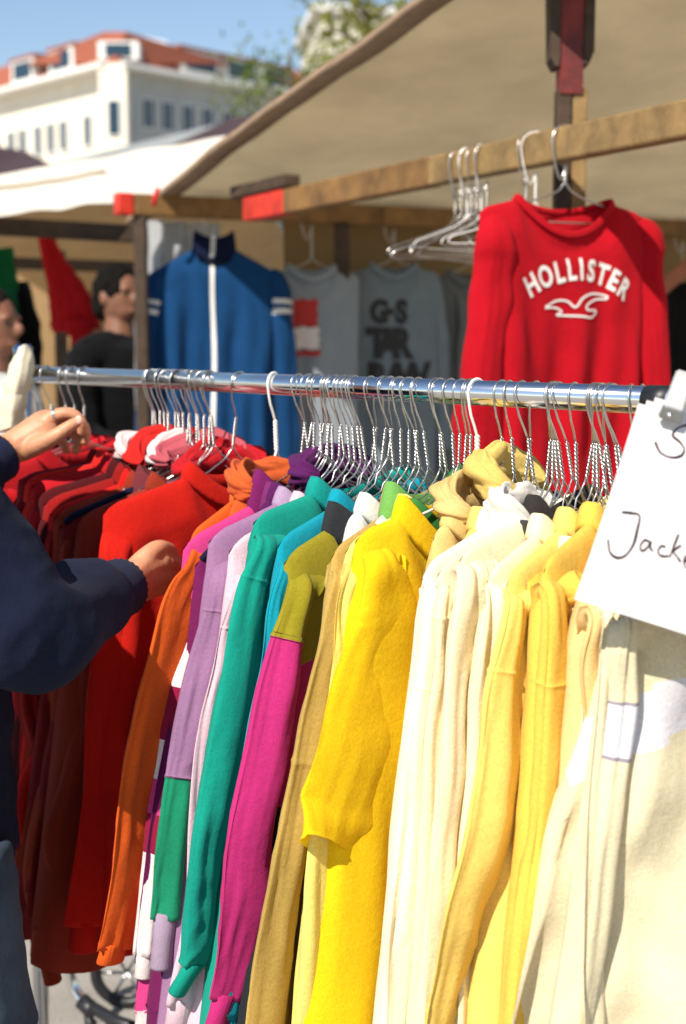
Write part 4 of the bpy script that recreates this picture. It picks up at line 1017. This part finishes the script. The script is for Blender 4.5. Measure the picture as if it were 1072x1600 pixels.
# the shopper at the left: navy sweatshirt, jeans, both hands in the clothes
fdir = Vector((.77, .64, 0)); sdirp = Vector((.64, -.77, 0))           # facing; towards the right shoulder
tc = Vector((-.615, 1.80, 0))
me_ = empty('person', (tc.x, tc.y, 0), 'shopper in navy sweatshirt and blue jeans, both hands among the red clothes', 'person')
skn = skin_mat('skin_a', c_(202, 142, 106))
RSH = Vector((-.525, 1.64, 1.43)); REL = P(40, 985, 1.68); RWR = P(203, 912, 1.93)
LSH = Vector((-.765, 1.95, 1.43)); LEL = P(-170, 830, 2.06); LWR = P(14, 702, 2.26)
hc = Vector((-.60, 1.84, 1.66))
body_p = head_pieces(hc, fdir) + [limb([(hc.x - .01, hc.y - .01, 1.60, .055), (tc.x, tc.y, 1.46, .062), (tc.x, tc.y, 1.40, .09)])]
body_p += [limb([(tc.x, tc.y, 1.42, .10), (tc.x, tc.y, 1.2, .12), (tc.x, tc.y, 1.0, .115), (tc.x, tc.y, .88, .12)])]
def L4(p, r): return tuple(p) + (r,)
body_p += [limb([L4(RSH, .055), L4(REL, .042), L4(REL.lerp(RWR, .5), .037), L4(RWR, .027)]), limb([L4(LSH, .055), L4(LEL, .042), L4(LEL.lerp(LWR, .5), .037), L4(LWR, .027)])]
body_p += [limb([(tc.x - .05, tc.y + .08, 1.42, .06), L4(LSH, .055)]), limb([(tc.x + .05, tc.y - .08, 1.42, .06), L4(RSH, .055)])]
for sg, hx in ((1, (-.512, 1.73)), (-1, (-.70, 1.93))):
    body_p += [limb([(hx[0] - .02, hx[1], .92, .088), (hx[0], hx[1], .5, .06), (hx[0] - .02, hx[1] - .01, .1, .04)]), ell((hx[0] + .06, hx[1] + .05, .045), (.05, .12, .04), (sdirp, fdir, Vector((0, 0, 1))))]
# left hand (upper): knuckles to the right, thumb in front, fingers curled round the hangers
def fing(js, r0, r1): return limb([tuple(P(x, y, Y)) + (r0 + (r1 - r0) * i / (len(js) - 1),) for i, (x, y, Y) in enumerate(js)], 10, 18)
Yh = 2.27
hand = [limb([L4(LWR, .026), tuple(P(40, 690, Yh)) + (.030,), tuple(P(70, 672, Yh + .01)) + (.031,), tuple(P(88, 662, Yh + .015)) + (.022,)], 12, 14),
        limb([tuple(P(40, 684, Yh + .03)) + (.024,), tuple(P(72, 664, Yh + .045)) + (.026,), tuple(P(88, 664, Yh + .05)) + (.018,)], 12, 12),
        fing([(62, 664, Yh), (84, 650, Yh - .002), (110, 646, Yh + .0), (128, 660, Yh + .004), (127, 678, Yh + .012)], .0125, .0078),
        fing([(66, 660, Yh + .022), (92, 648, Yh + .022), (120, 656, Yh + .022), (134, 672, Yh + .028), (131, 694, Yh + .034)], .0125, .0078),
        fing([(64, 668, Yh + .042), (92, 664, Yh + .042), (114, 676, Yh + .042), (122, 692, Yh + .042), (116, 708, Yh + .046)], .012, .0074),
        fing([(58, 676, Yh + .058), (84, 680, Yh + .06), (100, 694, Yh + .06), (104, 708, Yh + .06)], .011, .007),
        fing([(38, 704, Yh - .012), (62, 694, Yh - .028), (86, 682, Yh - .034), (106, 668, Yh - .032), (124, 657, Yh - .026)], .0165, .0085)]
# right hand (lower): back of the hand up, fingers pushed between two garments
Yr = 1.965
for kn, js, rr_ in (((250, 866, Yr + .02), [(266, 868, Yr + .05), (280, 884, Yr + .085), (284, 904, Yr + .11)], .0115), ((259, 879, Yr + .025), [(276, 884, Yr + .06), (290, 900, Yr + .095), (294, 922, Yr + .115)], .0118),
                    ((260, 898, Yr + .03), [(276, 906, Yr + .062), (288, 922, Yr + .095), (290, 942, Yr + .115)], .0112), ((252, 916, Yr + .038), [(266, 926, Yr + .066), (276, 942, Yr + .09)], .0102)):
    w0_ = RWR + Vector((0, 0, (890 - kn[1]) * .00035)); kp = P(*kn)
    hand += [limb([L4(w0_, .019), L4(w0_.lerp(kp, .5) + Vector((0, -.005, .004)), .0118), L4(kp, .0118)], 10, 12), fing([kn] + js, rr_ + .0006, .0074), ell(kp + Vector((-.003, -.008, .005)), (.0108, .0105, .0100)), limb([L4(w0_ + Vector((0, .012, -.004)), .02), L4(kp + Vector((-.006, .014, -.004)), .0135)], 10, 8)]
hand += [fing([(206, 894, Yr - .0), (226, 872, Yr - .004), (246, 857, Yr + .014), (262, 858, Yr + .04), (272, 864, Yr + .06)], .0165, .0085)]
remesh('body', body_p + hand, .0034, skn, me_, 2)
rg_c = P(86, 650, Yh); rgx = (P(110, 646, Yh) - P(84, 650, Yh)).normalized(); ra = rgx.orthogonal().normalized(); rb2 = rgx.cross(ra)
tube('ring', [rg_c + (ra * math.cos(a) + rb2 * math.sin(a)) * .0128 for a in np.linspace(0, 2 * math.pi, 24)], .0022, plain('silver', (.8, .8, .82), .15, 1), me_, 6)
for (x, y, Y) in ((126, 654, Yh - .0345),):
    v, fc = ell(P(x - 3, y + 2, Y), (.0055, .002, .007)); mesh('nail', v, fc, skin_mat('nail', c_(232, 190, 170)), me_)
eyes(hc, fdir, me_)
remesh('hair', hair_pieces(hc, fdir, .23, 1), .008, plain('brown_hair', srgb(62, 42, 30), .6, 0, 90, .4, (1, 1, .1)), me_, 3, lambda p: .004 * noise.noise((p.x * 60, p.y * 60, p.z * 12)))
def wrk(p):
    w_ = 1.3 * abs(noise.noise((p.x * 9 + 3, p.y * 6, p.z * 10))) + .45 * abs(noise.noise((p.x * 22, p.y * 12 + 5, p.z * 22)))
    return .010 * (.55 - w_)
navy = fabric(c_(25, 31, 54), .02, .5)
RC = REL.lerp(RWR, .86)
sw = [limb([(tc.x, tc.y, 1.47, .09), (tc.x, tc.y, 1.40, .165), (tc.x, tc.y, 1.22, .185), (tc.x, tc.y, 1.05, .18), (tc.x + .02, tc.y, .90, .17)], 20, 20),
      limb([(tc.x, tc.y, 1.38, .10), L4(RSH + Vector((0, 0, -.01)), .10), L4(RSH.lerp(REL, .5) + Vector((.0, 0, .0)), .09), L4(REL + Vector((0, 0, .0)), .076), L4(REL.lerp(RWR, .42), .062), L4(REL.lerp(RWR, .66), .052), L4(REL.lerp(RWR, .78), .040)], 18, 30),
      limb([(tc.x, tc.y, 1.38, .10), L4(LSH, .095), L4(LEL, .08), L4(LEL.lerp(LWR, .5), .062), L4(LEL.lerp(LWR, .74), .046), L4(LEL.lerp(LWR, .8), .038)], 16, 24)]
remesh('sweatshirt', sw, .006, navy, me_, 5, wrk)
for a_, b_ in ((REL, RWR), (LEL, LWR)):
    d = (b_ - a_).normalized(); p0, p1 = a_.lerp(b_, .66), a_.lerp(b_, .93); V, Fc = [], []; n = 56
    u_ = d.orthogonal().normalized(); w_ = d.cross(u_)
    for j, (s_, r_) in enumerate(((0, .037), (.08, .041), (.5, .039), (.93, .040), (1, .037), (.97, .032))):
        for k in range(n):
            a = 2 * math.pi * k / n; rr_ = r_ * (1 + (.022 if k % 2 else -.015)); V.append(p0.lerp(p1, s_) + (u_ * math.cos(a) + w_ * math.sin(a)) * rr_)
    for j in range(5):
        for k in range(n): p, q = j * n + k, j * n + (k + 1) % n; Fc.append((p, q, q + n, p + n))
    mesh('cuff', V, Fc, fabric(c_(30, 36, 62), .02, .8, 1), me_)
def denim():
    m, t, b, out = nodes('denim'); v = mapping(t, (1, 1, 1))
    n = noise_tex(t, v, 7, 4); f = noise_tex(t, mapping(t, (500, 500, 160)), 1, 2)
    mx = t.nodes.new('ShaderNodeMix'); mx.data_type = 'RGBA'; mx.blend_type = 'MULTIPLY'; mx.inputs[0].default_value = .7
    t.links.new(ramp(t, n, [(.3, srgb(30, 44, 60)), (.7, srgb(66, 88, 106))]), mx.inputs[6]); t.links.new(ramp(t, f, [(.3, (.5, .5, .5)), (.7, (1, 1, 1))]), mx.inputs[7])
    t.links.new(mx.outputs[2], b.inputs['Base Color']); b.inputs['Roughness'].default_value = .9; return m
jn = [limb([(tc.x, tc.y, 1.0, .15), (tc.x + .02, tc.y - .01, .88, .16), (tc.x + .03, tc.y, .78, .12)], 18, 10)]
for hx in ((-.512, 1.73), (-.70, 1.93)):
    jn.append(limb([(hx[0] - .02, hx[1], .95, .11), (hx[0] + .01, hx[1], .7, .108), (hx[0] + .02, hx[1], .45, .085), (hx[0], hx[1], .1, .085)], 16, 20))
remesh('jeans', jn, .007, denim(), me_, 4, lambda p: wrk(p) * .7)
for hx in ((-.512, 1.73), (-.70, 1.93)):
    ax = (sdirp, fdir, Vector((0, 0, 1))); c = Vector((hx[0] + .05, hx[1] + .04, 0))
    remesh('shoe', [ell(c + Vector((0, 0, .05)), (.055, .145, .05), ax), ell(c - fdir * .06 + Vector((0, 0, .08)), (.048, .07, .06), ax)], .006, plain('white_shoe', (.6, .6, .58), .6), me_, 3, None)

# people in the stalls behind
def bystander(name_lab, px, Y, head_y, f, top_c, hair_c, skin_c, sh=.18, lean=0, long=0, arm=None):
    hp = P(px, head_y, Y); b = Vector((hp.x - lean * f[0], hp.y - lean * f[1], 0)); f = Vector(f).normalized(); s = Vector((f.y, -f.x, 0))
    r = empty('person', b, name_lab, 'person')
    z = hp.z; n0 = z - .17
    torso_top = Vector((hp.x - lean * .6 * f.x, hp.y - lean * .6 * f.y, n0 - .05))
    body = head_pieces(hp, f) + [limb([tuple(hp - Vector((0, 0, .08))) + (.055,), L4(torso_top, .075)]), limb([L4(torso_top, .11), (b.x, b.y, n0 - .45, .13), (b.x, b.y, max(.6, n0 - .65), .13)])]
    sl_ = []
    hips = Vector((b.x, b.y, max(.75, n0 - .6)))
    for sg in (-1, 1):
        body.append(limb([L4(hips + s * .08 * sg, .09), (b.x + s.x * .09 * sg, b.y + s.y * .09 * sg, hips.z * .52, .065), (b.x + s.x * .09 * sg, b.y + s.y * .09 * sg, .06, .045)]))
        a0 = torso_top + s * sh * sg - Vector((0, 0, .04)); el = a0 + f * .06 + s * .05 * sg - Vector((0, 0, .27)); wr_ = el + f * .2 - s * .04 * sg + Vector((0, 0, -.05))
        body += [limb([L4(torso_top, .06), L4(a0, .055), L4(el, .04), L4(wr_, .028)]), ell(wr_ + f * .07, (.035, .08, .02), (s, f, Vector((0, 0, 1))))]
        for q in range(4): body.append(limb([L4(wr_ + f * .09 + s * (.021 * (q - 1.5)), .009), L4(wr_ + f * (.15 + .008 * (q % 3)) + s * (.024 * (q - 1.5)) - Vector((0, 0, .02)), .007)], 8, 6))
        body.append(limb([L4(wr_ + f * .03 + s * .02, .011), L4(wr_ + f * .09 - s * .05 * sg, .008)], 8, 6))
        sl_.append(limb([L4(torso_top, .09), L4(a0, .075), L4(el, .06), L4(el.lerp(wr_, .8), .045)]))
    remesh('body', body, .007, skin_mat('skin_' + name_lab[:6], skin_c), r, 3)
    remesh('top', [limb([L4(torso_top + Vector((0, 0, .05)), .08), L4(torso_top + Vector((0, 0, -.03)), .155), (b.x, b.y, n0 - .35, .165), (b.x, b.y, max(.62, n0 - .66), .16)], 18, 14)] + sl_, .01, fabric(top_c, .03), r, 4, wrk)
    remesh('trousers', [limb([L4(hips + s * .08 * sg, .115), (b.x + s.x * .09 * sg, b.y + s.y * .09 * sg, hips.z * .52, .085), (b.x + s.x * .09 * sg, b.y + s.y * .09 * sg, .08, .07)]) for sg in (-1, 1)], .01, fabric(c_(38, 40, 48), 0), r, 3)
    remesh('hair', hair_pieces(hp, f, .235, long), .01, fabric(hair_c, 0, 0), r, 2, lambda p: .012 * noise.noise((p.x * 40, p.y * 40, p.z * 25)))
    eyes(hp, f, r)
bystander('dark-haired person in black bending beside the red hung shirt', 186, 5.7, 462, (.75, -.65, 0), c_(8, 8, 10), (.006, .005, .004), c_(130, 88, 66), lean=.0)  # both bystanders' skin colours are darkened to paint in the stall shade
bystander('person in white at the far left edge, face in profile', -16, 4.6, 508, (.95, -.3, 0), c_(226, 224, 220), (.012, .009, .007), c_(136, 90, 68), lean=.0)

# ------------------------------------------------------------------ paper sign and clip
g1s = made[0][2][0]; Ys = g1s.tip.y - .03
s00, s01, s10 = P(1003, 614, Ys), P(895, 936, Ys - .035), P(1405, 745, Ys + .0)
ex = (s10 - s00); ey = (s01 - s00); nz = ex.cross(ey).normalized(); nz = nz if nz.y < 0 else -nz
def paper(i, j): return s00 + ex * i + ey * j + nz * (.010 * math.sin(2.4 * j + 1.2 * i) + .006 * math.sin(5 * i) * j)
nu = 40; V, Fc = [], []
for side in (0, 1):
    for j in range(nu):
        for i in range(nu):
            u, v = i / (nu - 1), j / (nu - 1); V.append(paper(u, v) - nz * .0004 * side)
for j in range(nu - 1):
    for i in range(nu - 1):
        if i + j == 0 or (i + j < 2): continue
        p = j * nu + i; Fc.append((p, p + 1, p + nu + 1, p + nu)); Fc.append((nu * nu + p, nu * nu + p + nu, nu * nu + p + nu + 1, nu * nu + p + 1))
def paper_mat():
    m, t, b, out = nodes('paper'); n = noise_tex(t, mapping(t, (1, 1, 1)), 6, 4)
    t.links.new(ramp(t, n, [(.3, (.74, .71, .70)), (.7, (.80, .77, .765))]), b.inputs['Base Color']); b.inputs['Roughness'].default_value = .6
    tr = t.nodes.new('ShaderNodeBsdfTranslucent'); tr.inputs[0].default_value = (.8, .76, .72, 1); ms = t.nodes.new('ShaderNodeMixShader'); ms.inputs[0].default_value = .2
    t.links.new(b.outputs[0], ms.inputs[1]); t.links.new(tr.outputs[0], ms.inputs[2]); t.links.new(ms.outputs[0], out.inputs[0]); return m
sign = mesh('paper_sign', V, Fc, paper_mat(), None, True, origin=s00); tag(sign, 'white paper sign with handwritten black lettering clipped to the rail', 'sign')
pen = plain('marker_ink', srgb(48, 18, 28), .6)
def on_paper(px, py):
    d = P(px, py, 1.0) - CAM; t = (s00 - CAM).dot(nz) / d.dot(nz); q = CAM + d * t - s00
    a11, a12, a22 = ex.dot(ex), ex.dot(ey), ey.dot(ey); b1, b2 = q.dot(ex), q.dot(ey); dt = a11 * a22 - a12 * a12
    return (b1 * a22 - b2 * a12) / dt, (b2 * a11 - b1 * a12) / dt
def pen_stroke(name, zpts, wd=.0008):
    pix = [(672 + x / 2.68, 560 + y / 2.68) for x, y in zpts]; pts = spline(pix, len(pix) * 6); Q = [paper(*on_paper(*p)) + nz * .0008 for p in pts]; V = []
    for i, q in enumerate(Q):
        t = (Q[min(i + 1, len(Q) - 1)] - Q[max(i - 1, 0)]).normalized(); n_ = t.cross(nz)
        w_ = wd * (1 + .25 * math.sin(i * .35)); V += [q + n_ * w_, q - n_ * w_]
    mesh(name, V, [(2 * i, 2 * i + 1, 2 * i + 3, 2 * i + 2) for i in range(len(Q) - 1)], pen, sign, False)
pen_stroke('letter', [(1110, 292), (1072, 282), (1030, 295), (1008, 325), (1035, 352), (1053, 382), (1040, 410), (1000, 418), (955, 398), (934, 352)], .0010)
pen_stroke('letter', [(790, 646), (830, 650), (862, 662), (852, 720), (836, 780), (805, 824), (770, 835), (740, 812), (733, 760)], .0010)
pen_stroke('letter', [(905, 772), (882, 762), (864, 788), (870, 806), (890, 796), (908, 768), (904, 792), (916, 808)])
pen_stroke('letter', [(968, 790), (948, 788), (937, 812), (952, 828), (982, 828)])
pen_stroke('letter', [(1022, 738), (1002, 788), (986, 832)]); pen_stroke('letter', [(1032, 784), (1000, 808), (1014, 828), (1030, 852)])
pen_stroke('letter', [(1044, 850), (1068, 845), (1071, 828), (1056, 827), (1045, 852), (1056, 877), (1082, 876)])
cl = P(1052, 622, Ys - .012)
clip = empty('paper_clip', cl, 'clear and grey spring clip holding the paper sign to the rail', 'clip')
cx = (P(1066, 590, Ys) - P(1044, 655, Ys)).normalized(); cyv = cx.cross(Vector((0, 1, 0))).normalized(); cn = Vector((0, -1, 0))
pj = P(1046, 640, Ys - .014)
def trap(c, half0, half1, ln, th, mat, name):
    v = []
    for z_ in (0, th):
        v += [c - cyv * half0 + cn * z_, c + cyv * half0 + cn * z_, c + cx * ln + cyv * half1 + cn * z_, c + cx * ln - cyv * half1 + cn * z_]
    o = mesh(name, v, [(0, 1, 2, 3), (4, 7, 6, 5), (0, 4, 5, 1), (1, 5, 6, 2), (2, 6, 7, 3), (3, 7, 4, 0)], mat, clip, False)
    bm = bmesh.new(); bm.from_mesh(o.data); bmesh.ops.recalc_face_normals(bm, faces=bm.faces); bmesh.ops.bevel(bm, geom=bm.edges[:], offset=.0015, segments=2, affect='EDGES'); bm.to_mesh(o.data); bm.free()
trap(P(1044, 657, Ys - .012), .0115, .0095, .014, .008, plain('clip_steel', (.34, .33, .33), .3, 1), 'jaw')
m, t, b, out = nodes('clear_plastic'); b.inputs['Base Color'].default_value = (.86, .84, .84, 1); b.inputs['Roughness'].default_value = .18; b.inputs['Transmission Weight'].default_value = .45
trap(P(1049, 640, Ys - .013), .009, .0075, .036, .009, m, 'handle'); trap(P(1049, 640, Ys + .008), .009, .0075, .030, .006, m, 'handle')
rv = P(1047, 649, Ys - .022); tube('rivet', [rv, rv + Vector((0, .004, 0))], .0025, plain('rivet', (.7, .68, .66), .25, 1), clip, 12)

# ------------------------------------------------------------------ cloth on the far rail end, trolley behind
rows = [tuple(P(x, y, Y)) + (hw_ * 2.65 / F_PX, .03) for x, y, Y, hw_ in ((40, 563, 2.70, 14), (35, 574, 2.64, 16), (28, 605, 2.62, 17), (22, 640, 2.62, 19), (18, 672, 2.62, 18))]
cb = empty('cream_cloth', rows[0][:3], 'cream cotton cloth draped over the far end of the rail', 'cloth')
sleeve_mesh(rows, .03, [fabric(c_(240, 228, 200), .2)], cb, 9, name='drape', lobes=.14)
tb_ = P(150, 1560, 3.1)
tro = empty('folding_trolley', (tb_.x, tb_.y, 0), 'chrome and black folding trolley standing behind the red clothes', 'trolley')
fr = spline([tuple(P(106, 1440, 3.1)), tuple(P(104, 1490, 3.1)), tuple(P(114, 1540, 3.1)), tuple(P(136, 1572, 3.08)), tuple(P(160, 1590, 3.05))], 30)
tube('frame_tube', fr, .013, chrome, tro, 14)
tube('joint', [P(128, 1564, 3.085), P(150, 1584, 3.06)], .019, black_plastic, tro, 14)
tube('strut', [P(146, 1575, 3.06), P(182, 1596, 3.0), P(230, 1612, 2.95)], .014, black_plastic, tro, 12)
tube('strut', [P(140, 1580, 3.07), P(146, 1640, 3.07)], .014, black_plastic, tro, 12)
wc = P(200, 1600, 3.25); wc.z = .09
wpts = [wc + Vector((math.cos(a) * .075, .0, math.sin(a) * .075)) for a in np.linspace(0, 2 * math.pi, 40)]
tube('tyre', wpts, .014, black_plastic, tro, 10, cap=False)
for a in range(6): tube('spoke', [wc, wc + Vector((math.cos(a * 1.047) * .07, 0, math.sin(a * 1.047) * .07))], .004, steel, tro, 6)
